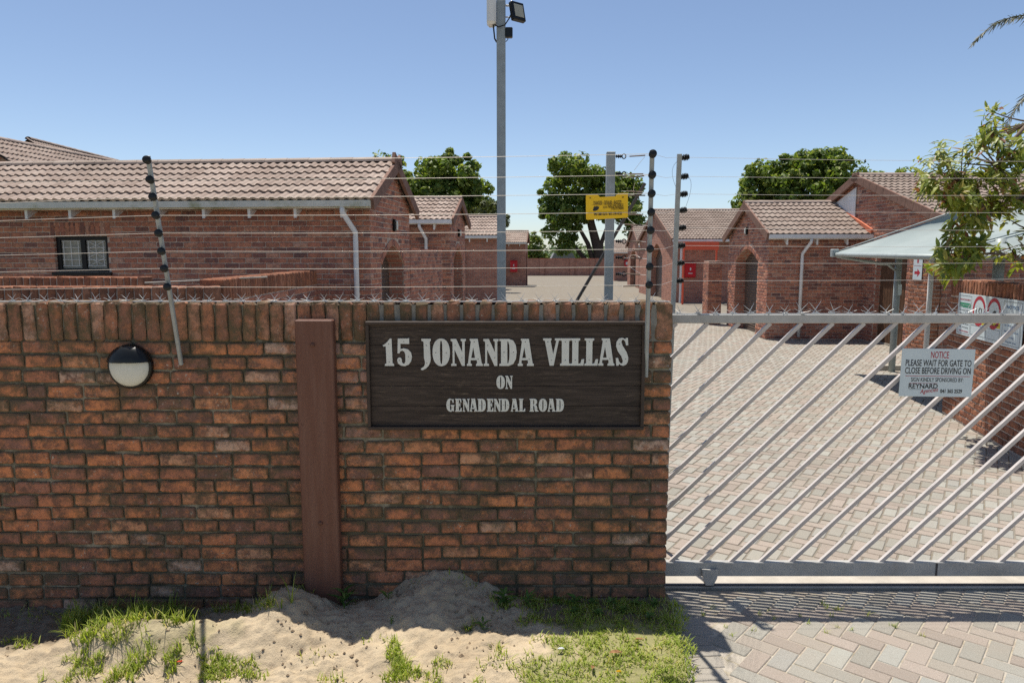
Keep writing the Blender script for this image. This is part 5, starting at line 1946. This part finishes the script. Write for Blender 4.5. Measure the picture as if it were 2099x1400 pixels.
text_obj('must report', .03, M['blue_ink'], vb, tv(.855, .43), width=wid * .17)
text_obj('to the groups', .03, M['blue_ink'], vb, tv(.855, .55), width=wid * .19)
text_obj('Please park in', .03, M['blue_ink'], vb, tv(.855, .68), width=wid * .19)
text_obj('a bay', .03, M['blue_ink'], vb, tv(.855, .79), width=wid * .08)
text_obj('Thank you', .03, M['blue_ink'], vb, tv(.855, .89), width=wid * .15)

# ---------------------------------------------------------------- shade canopy
cn = empty('shade_canopy', (7.3, 13.3, 0), 'pale grey shade cloth canopy on steel poles right of the driveway', 'canopy')
Lb = at(1712, 518, 13.5); Lf = Vector((5.62, 9.5, 2.2))
Rf = Vector((11.2, 8.8, 2.2)); Rb = Vector((11.6, 13.2, 2.2))
A1 = at(1966, 431, 12.0); A2 = Vector((9.3, 11.0, 2.95))


def sail(P, Q, S, T, nu=18, nv=10, sag=.07):
    """tensioned panel between eave P-Q and ridge T-S, slightly hollow"""
    mb = MB(); vs = []
    for i in range(nu + 1):
        for j in range(nv + 1):
            u_, v_ = i / nu, j / nv
            p = P.lerp(Q, u_).lerp(T.lerp(S, u_), v_)
            p.z -= sag * 4 * v_ * (1 - v_) * (0.4 + 0.6 * 4 * u_ * (1 - u_))
            vs.append(p)
    mb.add(vs, [(i * (nv + 1) + j, (i + 1) * (nv + 1) + j, (i + 1) * (nv + 1) + j + 1, i * (nv + 1) + j + 1) for i in range(nu) for j in range(nv)])
    return mb


sail(Lb, Lf, A2, A1).build('cloth_panel', M['cloth'], cn, True)
sail(Lf, Rf, A2, A2 + Vector((-.01, 0, 0))).build('cloth_panel', M['cloth'], cn, True)
sail(Rf, Rb, A1 + Vector((.02, 0, 0)), A2).build('cloth_panel', M['cloth'], cn, True)
sail(Rb, Lb, A1, A1 + Vector((.01, 0, 0))).build('cloth_panel', M['cloth'], cn, True)
for p0_, p1_ in ((Lb, A1), (Lf, A2), (A1, A2)):
    MB().tube([p0_.lerp(p1_, t_) + Vector((0, 0, .006)) for t_ in np.linspace(0, 1, 5)], .012, 6).build('seam', M['canopy_pole'], cn, True)
MB().tube([p - Vector((0, 0, .035)) for p in (Lb, Lb.lerp(Lf, .5), Lf, Lf.lerp(Rf, .5), Rf)], .042, 10).build('edge_tube', M['canopy_pole'], cn, True)
PX, PY = at(1838, 600, 13.3).x, 13.3
MB().tube([Vector((PX, PY, 0)), Vector((PX, PY, 2.36))], .060, 14).build('pole', M['canopy_pole'], cn, True)
q_ = at(2046, 560, 9.9)
MB().tube([Vector((q_.x, 9.9, 0)), Vector((q_.x, 9.9, 2.42))], .07, 14).build('pole', M['canopy_pole'], cn, True)
q_ = at(1906, 600, 13.3)
MB().tube([Vector((q_.x, 13.3, 0)), Vector((q_.x, 13.3, 2.5))], .045, 12).build('pole', M['white'], cn, True)
MB().tube([Vector((PX - .05, PY, at(1836, 541, 13.3).z)), at(1806, 541, 13.3), at(1716, 526, 13.42)], .030, 10).build('arm', M['canopy_pole'], cn, True)
MB().tube([Vector((PX - .05, PY, at(1836, 541, 13.3).z - .12)), Vector((PX - .22, PY, at(1836, 541, 13.3).z))], .022, 8).build('brace', M['canopy_pole'], cn, True)
MB().bevbox(-.06, .06, -.06, .06, -.075, .075, .012, Matrix.Translation(Lb - Vector((.03, .04, .01)))).build('end_cap', M['canopy_pole'], cn)
MB().box(-.035, .035, -.002, .0, -.10, .10, Matrix.Translation(Vector((PX + .02, PY - .061, 1.55)))).build('tag', M['sign_white'], cn)
# base kerb at the pole
o = MB().bevbox(7.0, 8.6, 13.42, 13.54, -.05, .10, .01).build('parking_kerb', M['concrete'])
tag(o, 'low pale concrete kerb at the foot of the canopy pole', 'kerb')

# ================================================================ VEGETATION
def leaf_cloud(centers, n, size, spread, seed, flat=0.35, asp=0.55):
    """many small pointed leaf faces scattered round clump centres: returns verts, faces"""
    r = np.random.default_rng(seed)
    idx = r.integers(0, len(centers), n)
    c = np.array([x[0] for x in centers])[idx]
    sp_ = np.array([x[1] for x in centers])[idx][:, None]
    d = r.normal(size=(n, 3)); d /= np.linalg.norm(d, axis=1)[:, None]
    rad = r.uniform(.35, 1.0, (n, 1)) ** .6
    p = c + d * rad * sp_ * np.array([1, 1, .75])
    nrm = d + r.normal(size=(n, 3)) * .6 + np.array([0, 0, flat])
    nrm /= np.linalg.norm(nrm, axis=1)[:, None]
    t = np.cross(nrm, r.normal(size=(n, 3))); t /= np.linalg.norm(t, axis=1)[:, None]
    b = np.cross(nrm, t)
    s = size * r.uniform(.6, 1.3, (n, 1))
    v = np.stack([p - t * s, p + b * s * asp + nrm * s * .12, p + t * s, p - b * s * asp + nrm * s * .12], 1).reshape(-1, 3)
    f = np.arange(n * 4).reshape(-1, 4)
    return v, f


def np_mesh(name, v, f, mat):
    me = bpy.data.meshes.new(name)
    me.vertices.add(len(v)); me.vertices.foreach_set('co', v.astype(np.float32).ravel())
    k = f.shape[1]
    me.loops.add(f.size); me.loops.foreach_set('vertex_index', f.astype(np.int32).ravel())
    me.polygons.add(len(f)); me.polygons.foreach_set('loop_start', np.arange(0, f.size, k, dtype=np.int32))
    me.polygons.foreach_set('loop_total', np.full(len(f), k, dtype=np.int32))
    me.materials.append(mat)
    me.update(); me.validate()
    return me


def tree(name, label, base, blobs, limbs, n, size, mat, seed, clumps=60, csize=(.5, .9), group=None, bark='bark', trunk_r=.3, grow=1.0):
    e = empty(name, base, label, 'tree', group)
    r = np.random.default_rng(seed)
    cents = []
    blobs = [(b_[0], b_[1], b_[2], b_[3] * grow, b_[4] * grow, b_[5] * grow) for b_ in blobs]
    vol = np.array([b[3] * b[4] * b[5] for b in blobs]) ** (2 / 3)
    for b, k in zip(blobs, np.maximum(4, (clumps * vol / vol.sum()).astype(int))):
        for _ in range(k):
            d = r.normal(size=3); d /= np.linalg.norm(d)
            rr = r.uniform(.55, 1.0)
            cents.append((np.array(b[:3]) + d * rr * np.array(b[3:6]), r.uniform(*csize)))
            if r.random() < .45:
                d2 = d + r.normal(size=3) * .3; d2 /= np.linalg.norm(d2)
                cents.append((np.array(b[:3]) + d2 * r.uniform(.98, 1.10) * np.array(b[3:6]), csize[0] * r.uniform(.45, .85)))
    v, f = leaf_cloud(cents, n, size, 1, seed)
    cr = link('crown', np_mesh('crown', v, f, M[mat]), e)
    cr['kind'] = 'stuff'
    tk = MB(); tk.tube(limbs[0], list(np.linspace(trunk_r, trunk_r * .45, len(limbs[0]))), 9)
    tk.build('trunk', M[bark], e, True)
    for l_ in limbs[1:]:
        MB().tube(l_, list(np.linspace(trunk_r * .5, trunk_r * .12, len(l_))), 7).build('limb', M[bark], e, True)
    return e


# big dark tree behind the left row
c = at(905, 420, 46)
bl_ = []
for (px, py, rr) in [(830, 400, 1.5), (800, 345, .9), (880, 375, 1.8), (930, 360, 1.7), (965, 400, 1.3), (900, 425, 1.9), (860, 440, 1.5), (940, 440, 1.5), (985, 430, 1.0)]:
    q = at(px, py, 46); bl_.append((q.x, q.y + random.uniform(-.8, .8), q.z, rr, rr * 1.2, rr * .85))
tree('broadleaf_tree', 'broad dark green tree behind the left row of houses', (c.x, 46, 0), bl_, [[(c.x, 46, -.1), (c.x + .1, 46, 2.2), (c.x, 46, 4.2)], [(c.x, 46, 2.4), (c.x + 1.6, 46, 5)], [(c.x, 46, 2.4), (c.x - 1.7, 46, 5)]], 26000, .16, 'tree_leaf', 21, 190, (.40, .8), 'trees beyond the houses', grow=.92)
q = at(1005, 425, 42)
tree('broadleaf_tree', 'small olive green tree right beside the tall mast', (q.x, 42, 0), [(q.x - .1, 42, q.z - .2, .75, .8, .7), (q.x + .75, 42, q.z - .8, .35, .35, .4)], [[(q.x, 42, -.1), (q.x, 42, q.z - .5)], [(q.x, 42, q.z - 1.2), (q.x + .9, 42, q.z - .9)]], 2600, .10, 'olive_leaf', 22, 22, (.22, .4), 'trees beyond the houses', trunk_r=.12)
# tree behind the end wall
bl_ = []
for (px, py, rr) in [(1165, 350, 2.2), (1195, 355, 2.0), (1150, 395, 2.3), (1200, 400, 2.6), (1155, 440, 2.4), (1148, 480, 1.7), (1245, 375, 2.0), (1260, 410, 2.2), (1295, 400, 1.8), (1290, 440, 1.9), (1235, 425, 1.8), (1160, 505, 1.1), (1302, 465, 1.3), (1225, 360, 1.6), (1180, 425, 2.0), (1270, 385, 1.8)]:
    q = at(px, py, 86); bl_.append((q.x, q.y + random.uniform(-1.5, 1.5), q.z, rr, rr * 1.1, rr * .85))
tb = at(1228, 545, 86)
tree('fig_tree', 'tall spreading tree with forked trunks behind the end wall', (tb.x, 86, 0), bl_,
     [[(tb.x, 86, -.1), (tb.x - .1, 86, 2.5), (at(1212, 460, 86).x, 86, at(1212, 460, 86).z), (at(1205, 410, 86).x, 86, at(1205, 410, 86).z)],
      [(tb.x - .3, 86, .0), (at(1205, 500, 86).x, 86, at(1205, 500, 86).z), (at(1183, 460, 86).x, 86, at(1183, 460, 86).z), (at(1170, 430, 86).x, 86, at(1170, 430, 86).z)],
      [(tb.x + .3, 86, .0), (at(1232, 500, 86).x, 86, at(1232, 500, 86).z), (at(1246, 460, 86).x, 86, at(1246, 460, 86).z), (at(1265, 420, 86).x, 86, at(1265, 420, 86).z)],
      [(tb.x - .5, 86, .2), (at(1185, 515, 86).x, 86, at(1185, 515, 86).z), (at(1168, 488, 86).x, 86, at(1168, 488, 86).z)]],
     26000, .25, 'tree_leaf', 23, 170, (.7, 1.2), 'trees beyond the houses', trunk_r=.75, grow=1.05)
q = at(1095, 505, 68)
tree('broadleaf_tree', 'small dark bushy tree at the end of the left row', (q.x, 77, 0), [(at(1092, 500, 77).x, 77, at(1092, 500, 77).z, 1.0, 1, 1.2), (at(1104, 512, 77).x, 77, at(1104, 512, 77).z, .9, .9, 1.0), (at(1096, 522, 77).x, 77, 1.9, 1.3, 1, 1)], [[(q.x, 77, -.1), (q.x, 77, 3)]], 3500, .15, 'tree_leaf', 24, 34, (.35, .6), 'trees beyond the houses', trunk_r=.15)
bl_ = []
for (px, py, rr) in [(1545, 385, 1.7), (1575, 360, 2.0), (1610, 365, 2.2), (1640, 345, 1.9), (1680, 360, 2.4), (1720, 350, 2.2), (1700, 335, 1.6), (1600, 400, 2.4), (1660, 400, 2.6), (1740, 385, 2.0), (1790, 372, 1.2), (1845, 380, 1.2), (1550, 415, 1.8)]:
    q = at(px, py, 58); bl_.append((q.x, q.y + random.uniform(-1, 1), q.z, rr * .75, rr * .9, rr * .66))
c = at(1660, 400, 58)
tree('broadleaf_tree', 'wide dark green tree behind the right row of houses', (c.x, 58, 0), bl_, [[(c.x, 58, -.1), (c.x, 58, 3), (c.x, 58, 5.5)], [(c.x, 58, 3), (c.x - 3, 58, 6)], [(c.x, 58, 3), (c.x + 3, 58, 6)]], 30000, .19, 'tree_leaf', 25, 210, (.5, .95), 'trees beyond the houses', trunk_r=.4, grow=1.12)

# far scrub beyond the end wall
cen = []
r_ = np.random.default_rng(5)
for k in range(420):
    x_ = r_.uniform(-20, 60); y_ = r_.uniform(105, 160)
    cen.append((np.array([x_, y_, r_.uniform(.4, 3.2) * (y_ / 150)]), r_.uniform(1.2, 2.6)))
v, f = leaf_cloud(cen, 26000, .42, 1, 77)
o = link('far_scrub', np_mesh('far_scrub', v, f, M['hedge'])); tag(o, kind='stuff')
for (px, lab, D, w2) in ((1155, 'low grey roof of a far building behind the end wall', 100, 1.4), (1232, 'pale far roof right of the forked trunks', 100, .9)):
    q = at(px, 525, D)
    e = empty('far_building', (q.x, D, 0), lab, 'building', 'far roofs beyond the end wall')
    MB().box(q.x - w2, q.x + w2, D, D + 4, -.1, q.z - .35).build('wall', M['white'], e)
    MB().prism([(-w2 - .3, 0), (w2 + .3, 0), (w2 - .1, .75), (-w2 + .1, .75)], 4.2, Matrix.Translation((q.x, D - .1, q.z - .34))).build('roof', M['far_roof'], e)

# ---------------------------------------------------------------- leafy tree at the right, in front of the canopy
lt = empty('avocado_tree', (7.7, 8.2, 0), 'tree with long glossy leaves overhanging the entrance wall at the right', 'tree')
TD = 8.35
root = Vector((7.75, 8.2, -.05))
tkp = [root, Vector((7.7, 8.2, 1.2)), Vector((7.4, 8.25, 2.1)), Vector((7.1, 8.3, 2.8))]
MB().tube(tkp, [.16, .13, .10, .07], 10).build('trunk', M['twig'], lt, True)
whorls = []      # (px, py, n leaves, depth, spread px)
rw = random.Random(12)
spots = [(1918, 300, 9), (1905, 335, 8), (1935, 325, 9), (1895, 360, 8), (1905, 395, 9), (1885, 390, 7), (1975, 300, 8), (1985, 320, 6),
         (2025, 225, 8), (2035, 245, 9), (2025, 270, 9), (2045, 285, 8), (2015, 290, 7), (2060, 300, 8), (2095, 285, 7), (2075, 320, 10), (2095, 310, 10),
         (1950, 350, 9), (1965, 370, 10), (1985, 355, 10), (1950, 390, 10), (1975, 395, 11), (2000, 380, 11), (2020, 360, 10), (2045, 350, 9), (2065, 365, 10), (2090, 355, 10),
         (1945, 420, 9), (1960, 425, 9), (1985, 420, 11), (2010, 410, 11), (2035, 395, 11), (2060, 400, 11), (2085, 395, 11), (2000, 445, 9), (2030, 430, 10), (2055, 425, 9), (2085, 425, 9),
         (1975, 460, 7), (1995, 470, 7), (2020, 455, 8), (1970, 490, 8), (1945, 480, 7), (1955, 505, 9), (1985, 500, 10), (2010, 500, 10), (2030, 510, 8), (1920, 525, 9), (1940, 530, 10), (1965, 525, 10), (1985, 535, 9), (1910, 550, 8), (1935, 555, 9), (1960, 550, 7),
         (2095, 500, 8), (2085, 515, 7), (1925, 375, 7), (2120, 340, 10), (2130, 300, 10), (2120, 420, 10), (2140, 380, 10), (2120, 470, 9)]
LEAF_PT = []
lf = MB()
Lf = 1.0
cs = [(0, 0), (.12, .10), (.35, .17), (.65, .13), (.88, .05), (1.0, 0)]
vs = []
for t_, w2 in cs:
    dz_ = -.22 * t_ * t_
    vs += [(t_, -w2, dz_ + w2 * .35), (t_, 0, dz_), (t_, w2, dz_ + w2 * .35)]
fs = []
for i in range(5):
    for j in (0, 1):
        fs.append((i * 3 + j, (i + 1) * 3 + j, (i + 1) * 3 + j + 1, i * 3 + j + 1))
lf.add(vs, fs)
LEAF_ME = lf.mesh('leaf', M['mango_leaf'], True)
LEAF_T = (np.array(lf.v), lf.f, np.zeros(len(lf.v)))
LJ = Joiner(); nleaf = 0
hubs = [at(2110, y_, TD) for y_ in (250, 330, 400, 470, 540)] + [at(2045, 340, TD), at(2030, 440, TD), at(2000, 520, TD), at(1975, 400, TD)]
for a_, b_ in ((0, 5), (2, 6), (4, 7), (6, 8)):
    MB().tube([hubs[a_], hubs[a_].lerp(hubs[b_], .5) + Vector((0, 0, .05)), hubs[b_]], [.022, .018, .012], 6).build('branch', M['twig'], lt, True)
for h_ in hubs[:5]:
    MB().tube([tkp[2] if h_.z < 2.6 else tkp[3], h_], [.04, .024], 6).build('branch', M['twig'], lt, True)
leaves = []
sticks = []
spots = spots + [(x_ + rw.uniform(-20, 20), y_ + rw.uniform(-18, 18), n_ * .8) for x_, y_, n_ in spots if rw.random() < .75]
for (px, py, n_) in spots:
    D = TD + rw.uniform(-.5, .5)
    c_ = at(px, py, D)
    hub = min(hubs, key=lambda h_: (h_ - c_).length)
    dirv = (c_ - hub).normalized()
    dirv = (dirv + Vector((rw.uniform(-.3, .3), rw.uniform(-.4, .3), .35))).normalized()
    sticks.append((hub, c_))
    tw = []
    for k in range(int(n_ * 3.0)):
        back = rw.uniform(-.03, .17)
        p = c_ - dirv * back + Vector((rw.gauss(0, .024), rw.gauss(0, .04), rw.gauss(0, .024)))
        a_ = rw.uniform(0, 2 * math.pi)
        s1 = dirv.cross(Vector((0, 0, 1))).normalized(); s2 = s1.cross(dirv)
        out = (s1 * math.cos(a_) + s2 * math.sin(a_))
        ld = (out + dirv * rw.uniform(.1, .7) + Vector((0, 0, -.25 - back))).normalized()
        up_ = (dirv + Vector((0, 0, .8)) + Vector((rw.uniform(-.3, .3), rw.uniform(-.3, .3), 0)))
        sx = up_.cross(ld).normalized(); nz = ld.cross(sx)
        L_ = rw.uniform(.085, .155)
        leaves.append((c_.y, frame(p, ld * L_, sx * L_, nz * L_)))
rw.shuffle(leaves)
leaves.sort(key=lambda t_: t_[0])
for i, (_, m_) in enumerate(leaves):
    if i < 300: link('leaf', LEAF_ME, lt, m_)
    else: LJ.add(LEAF_T, m_)
LJ.build('leaves', M['mango_leaf'], lt, edge=False, smooth=True)
for hub, c_ in sticks:
    midp = hub.lerp(c_, .55) + Vector((rw.uniform(-.08, .08), rw.uniform(-.1, .1), rw.uniform(-.10, .06)))
    pts = [hub.lerp(midp, t).lerp(midp.lerp(c_, t), t) for t in np.linspace(0, 1, 6)]
    MB().tube(pts, [.012, .010, .008, .007, .005, .003], 5).build('branch', M['twig'], lt, True)

# palm beyond the right edge, fronds hanging into the picture
pc = Vector((18.2, 22.5, 8.6))
palm = empty('palm_tree', (pc.x, pc.y, 0), 'palm whose drooping fronds enter at the upper right corner', 'tree')
MB().tube([(pc.x, pc.y, -.1), (pc.x + .1, pc.y, 4), (pc.x, pc.y, 8.4)], [.30, .24, .22], 10).build('trunk', M['bark'], palm, True)


def frond(p0, p1, p2, ll, seed, parent):
    r = random.Random(seed)
    mb = MB()
    cs = [p0.lerp(p1, t).lerp(p1.lerp(p2, t), t) for t in np.linspace(0, 1, 26)]
    mb.tube(cs, list(np.linspace(.028, .006, 26)), 5)
    for i in range(3, 26):
        for q in range(6):
            for sgn in (-1, 1):
                d = (cs[i] - cs[i - 1]).normalized()
                b = cs[i - 1].lerp(cs[i], q / 3)
                sd = d.cross(Vector((0, 0, 1))).normalized() * sgn
                dr = (sd * r.uniform(.2, .7) + d * r.uniform(.5, .9) + Vector((0, 0, r.uniform(-.8, .45)))).normalized()
                L = ll * r.uniform(.6, 1.1) * (1 - .55 * (i / 26) ** 3)
                w = dr.cross(Vector((r.uniform(-1, 1), r.uniform(-1, 1), r.uniform(-1, 1)))).normalized() * .013
                e_ = b + dr * L + Vector((0, 0, -.25 * L))
                mid_ = b + dr * L * .55 - Vector((0, 0, .03))
                mb.add([b - w * .6, b + w * .6, mid_ + w, e_, mid_ - w], [(0, 1, 2, 3, 4)])
    mb.build('frond', M['palm_leaf'], parent, fix=False)


tip1 = at(1999, 85, 22); tip2 = at(2060, 262, 21.6)
frond(pc, at(2095, -25, 22.2), tip1, .36, 1, palm)
frond(pc, at(2112, 150, 22), tip2, .40, 2, palm)
for k, a_ in enumerate([0.0, 0.35, 0.7, 1.05, 1.35, 4.9, 5.2, 5.55, 5.9]):
    o_ = Vector((math.cos(a_), math.sin(a_), 0))
    frond(pc, pc + o_ * 1.8 + Vector((0, 0, 1.1)), pc + o_ * 3.2 + Vector((0, 0, -.6)), .5, 10 + k, palm)

# ---------------------------------------------------------------- grass, weeds, litter on the verge
GV, GF = [], []


def blade(x_, y_, h_, w_, lean, ang_, r, z_=None):
    z_ = gz(x_, y_) - .004 if z_ is None else z_
    d = Vector((math.cos(ang_), math.sin(ang_), 0)); s = Vector((-d.y, d.x, 0))
    k = len(GV)
    for t_, ww in ((0, 1), (.4, .85), (.75, .55)):
        p = Vector((x_, y_, z_)) + d * (lean * h_ * t_ ** 1.8) + Vector((0, 0, h_ * t_ * (1 - .25 * lean * t_)))
        GV.append(p - s * w_ * ww * .5); GV.append(p + s * w_ * ww * .5)
    GV.append(Vector((x_, y_, z_)) + d * lean * h_ + Vector((0, 0, h_ * (1 - .3 * lean))))
    GF.append((k, k + 1, k + 3, k + 2)); GF.append((k + 2, k + 3, k + 5, k + 4)); GF.append((k + 4, k + 5, k + 6))


rg = random.Random(99)


def gp(px, py):
    """ground point under a photo pixel on the verge"""
    z_ = .05
    for _ in range(6):
        u = (px - 1049.5) / FPX; v_ = (py - 700) / FPX
        c, s = math.cos(PITCH), math.sin(PITCH)
        t_ = (CAM_Z - z_) / (s + v_ * c)
        X, Y = u * t_, t_ * (c - v_ * s)
        z_ = gz(X, min(Y, 4.2))
    return X, Y


def patch(px, py, rx, ry, n, h, spread=1.0):
    for _ in range(n):
        a_ = rg.uniform(0, 2 * math.pi); q = math.sqrt(rg.random())
        X, Y = gp(px + rx * q * math.cos(a_), py + ry * q * math.sin(a_))
        if Y > 4.15 or mnoise.noise(Vector((X * 9, Y * 9, 3.3))) < .5 * (q - .8) + rg.uniform(-.2, .05): continue
        blade(X, Y, h * rg.uniform(.45, 1.25), rg.uniform(.0035, .007), rg.uniform(.15, 1.1) * spread, rg.uniform(0, 6.28), rg)


patch(262, 1292, 140, 42, 3400, .08, 1.0); patch(180, 1275, 55, 24, 600, .10, .7); patch(330, 1275, 85, 24, 900, .095, .8)
patch(490, 1240, 75, 20, 900, .07); patch(545, 1220, 40, 16, 350, .08); patch(580, 1205, 40, 14, 140, .05)
patch(185, 1375, 70, 30, 800, .055); patch(40, 1320, 40, 10, 90, .06); patch(130, 1395, 60, 14, 120, .05)
patch(440, 1345, 45, 40, 450, .045); patch(470, 1380, 60, 22, 400, .04); patch(520, 1320, 30, 10, 60, .04)
patch(815, 1350, 24, 45, 600, .05); patch(820, 1385, 45, 20, 400, .05); patch(905, 1360, 22, 14, 70, .04); patch(880, 1390, 40, 14, 120, .04)
patch(690, 1395, 40, 10, 60, .05); patch(965, 1280, 18, 8, 40, .05); patch(1000, 1360, 35, 18, 90, .035); patch(1040, 1335, 30, 20, 140, .045)
patch(100, 1255, 110, 25, 120, .03); patch(640, 1330, 60, 30, 40, .03); patch(760, 1300, 50, 20, 50, .03)
# tall stems
for (px, py) in [(235, 1262), (275, 1262), (300, 1262), (352, 1255), (345, 1268), (420, 1225), (440, 1222), (520, 1225), (600, 1240)]:
    X, Y = gp(px, py)
    for _ in range(7):
        blade(X + rg.uniform(-.02, .02), Y + rg.uniform(-.02, .02), rg.uniform(.10, .20), .006, rg.uniform(.2, .9), rg.uniform(0, 6.28), rg)
# lawn
for _ in range(27000):
    Y = rg.uniform(2.3, 4.16)
    X = rg.uniform(-.30, APRON_X(Y) + .05 + .06 * mnoise.noise(Vector((Y * 9, 3, 1))))
    n1 = mnoise.noise(Vector((X * 7, Y * 7, 2.0)))
    if rg.random() > sstep(-.14, .20, X - lawn_edge(Y) + .34 * n1): continue
    dens = .62 + 1.1 * mnoise.noise(Vector((X * 6, Y * 6, 9))) + .5 * mnoise.noise(Vector((X * 17, Y * 17, 4)))
    if rg.random() > dens: continue
    blade(X, Y, rg.uniform(.014, .050), rg.uniform(.004, .0075), rg.uniform(.3, 1.3), rg.uniform(0, 6.28), rg)
# tufts on the wall line and paver joints
for _ in range(500):
    X = rg.uniform(-3.2, .9); Y = rg.uniform(4.08, 4.17)
    if rg.random() < .6 and -1.1 < X < .0: continue
    blade(X, Y, rg.uniform(.02, .07), rg.uniform(.003, .006), rg.uniform(.2, 1), rg.uniform(0, 6.28), rg)
for k in range(26):
    X = APRON_X(4.0) + rg.uniform(.0, 1.5); Y = rg.uniform(3.9, 4.3)
    for _ in range(7):
        blade(X + rg.uniform(-.012, .012), Y + rg.uniform(-.012, .012), rg.uniform(.012, .04), .004, rg.uniform(.3, 1.2), rg.uniform(0, 6.28), rg, -.014)
me = bpy.data.meshes.new('grass')
me.from_pydata([tuple(p) for p in GV], [], GF); me.materials.append(M['grass']); me.update()
tag(link('grass', me), kind='stuff')


def weed(label, px, py, n, size, upright, seed, wide=.30):
    r = random.Random(seed)
    X, Y = gp(px, py); Y = min(Y, 4.10)
    z_ = gz(X, Y)
    e = empty('weed', (X, Y, z_ - .005), label, 'weed', 'broad-leaved weeds along the foot of the wall')
    st_h = size * upright
    MB().tube([(X, Y, z_ - .01), (X + r.uniform(-.01, .01), Y, z_ + st_h)], [.004, .002], 5).build('stem', M['weed'], e)
    lm = MB()
    cs_ = [(0, .02), (.2, .16), (.5, .5 * wide * 2), (.8, .3 * wide * 2), (1, 0)]
    vs_ = []
    for t_, w_ in cs_:
        dz_ = -.3 * t_ * t_
        vs_ += [(t_, -w_ * .6, dz_ + w_ * .12), (t_, 0, dz_), (t_, w_ * .6, dz_ + w_ * .12)]
    fs_2 = []
    for i in range(4):
        for j in (0, 1): fs_2.append((i * 3 + j, (i + 1) * 3 + j, (i + 1) * 3 + j + 1, i * 3 + j + 1))
    lm.add(vs_, fs_2)
    lme = lm.mesh('leaf', M['weed'], True)
    for k in range(n):
        a_ = k * 2.4 + r.uniform(-.3, .3)
        hgt_ = st_h * (k / max(1, n - 1)) ** .8
        el = r.uniform(.25, .9) if upright < 1 else r.uniform(.1, .7)
        ld = Vector((math.cos(a_) * math.cos(el), math.sin(a_) * math.cos(el), math.sin(el)))
        sx = Vector((0, 0, 1)).cross(ld).normalized(); nz = ld.cross(sx)
        s_ = size * r.uniform(.7, 1.1) * (1 if upright < 1 else .55)
        link('leaf', lme, e, frame((X, Y, z_ + hgt_), ld * s_, sx * s_, nz * s_))


weed('tall dark weed with narrow leaves at the right foot of the brown post', 718, 1222, 13, .115, .9, 1, .14)
weed('small two-leaved seedling on the shaded sand right of the brown post', 795, 1232, 5, .055, .6, 2)
weed('bright clover-like weed cluster at the shadow edge near the post', 803, 1272, 12, .03, 1.2, 3, .5)
weed('pale seedling with spread leaves standing alone in sunlit sand', 990, 1290, 7, .06, .7, 4, .24)
weed('leafy green weed clump against the wall under the name board', 1033, 1240, 15, .085, .9, 5, .3)
weed('lower weed with pointed leaves right of the leafy clump', 1082, 1242, 9, .075, .8, 6, .2)
weed('broad-leaved weed in the shaded lawn near the wall end', 1175, 1228, 11, .06, .7, 7, .45)
weed('seedling at the left of the pale lone seedling', 962, 1288, 5, .035, .6, 8, .25)
for _k, (px, py) in enumerate([(1210, 1225), (1250, 1232), (1300, 1236), (1340, 1240), (1140, 1236), (1275, 1256), (1225, 1262), (1330, 1270), (1180, 1258)]):
    weed(['round-leaved weed', 'low weed', 'clover weed', 'little weed', 'leafy weed', 'flat weed', 'dull weed', 'dark weed', 'pale weed'][_k] + ' in the shade below the wall, ' + ['third', 'fourth', 'sixth', 'last', 'first', 'fifth nearer', 'fourth nearer', 'last nearer', 'second nearer'][_k] + ' from the left', px, py, 9, .04, .7, 20 + _k, .5)

cl = MB()
for _ in range(1100):
    X = rg.uniform(-3.2, .3); Y = rg.uniform(3.2, 4.15)
    if mnoise.noise(Vector((X * 3, Y * 3, 7))) < -.05: continue
    r0 = rg.uniform(.003, .011) * (1.6 if rg.random() < .06 else 1)
    c_ = Vector((X, Y, gz(X, Y) + r0 * .25))
    pts_ = [c_ + Vector((r0 * rg.uniform(.6, 1.3) * math.cos(a_), r0 * rg.uniform(.6, 1.3) * math.sin(a_), 0)) for a_ in np.linspace(0, 5.2, 6)]
    cl.add(pts_ + [c_ + Vector((0, 0, r0 * .9))], [(i, (i + 1) % 6, 6) for i in range(6)])
o = cl.build('soil_crumbs', plain('dark_soil_crumb', (0.21, 0.155, 0.10), 0.95, var=0.5, scale=40), fix=False); tag(o, kind='stuff')
# fallen leaves and scraps
for (px, py, s_, mt, lab) in [(1262, 1345, .05, 'dry_leaf', 'curled brown dead leaf lying on the lawn'), (1150, 1338, .025, 'white', 'small white scrap lying on the lawn'),
                              (370, 1353, .022, 'orange', 'bit of reddish litter on the sand by the post shadow'), (1310, 1318, .03, 'dry_leaf', 'tan dry leaf at the lawn top near the shadow'),
                              (1215, 1376, .03, 'dry_leaf', 'small tan leaf near the lower lawn'), (1268, 1385, .018, 'yellow', 'tiny yellow flower in the lawn')]:
    X, Y = gp(px, py)
    mb = MB()
    r = random.Random(px)
    a_ = r.uniform(0, 3)
    m_ = Matrix.Translation((X, Y, gz(X, Y) + .022 if X > .1 else gz(X, Y) + .004)) @ Matrix.Rotation(a_, 4, 'Z') @ Matrix.Rotation(.3, 4, 'Y')
    mb.add([m_ @ Vector(p) for p in ((-s_, 0, 0), (-.3 * s_, -.3 * s_, .006), (.5 * s_, -.25 * s_, .008), (s_, 0, .002), (.4 * s_, .3 * s_, .010), (-.4 * s_, .28 * s_, .007), (0, 0, .0))],
           [(0, 1, 6), (1, 2, 6), (2, 3, 6), (3, 4, 6), (4, 5, 6), (5, 0, 6)])
    o = mb.build('fallen_leaf' if mt == 'dry_leaf' else ('flower' if mt == 'yellow' else 'litter'), M[mt], fix=False)
    tag(o, lab, 'leaf' if mt == 'dry_leaf' else ('flower' if mt == 'yellow' else 'litter'))
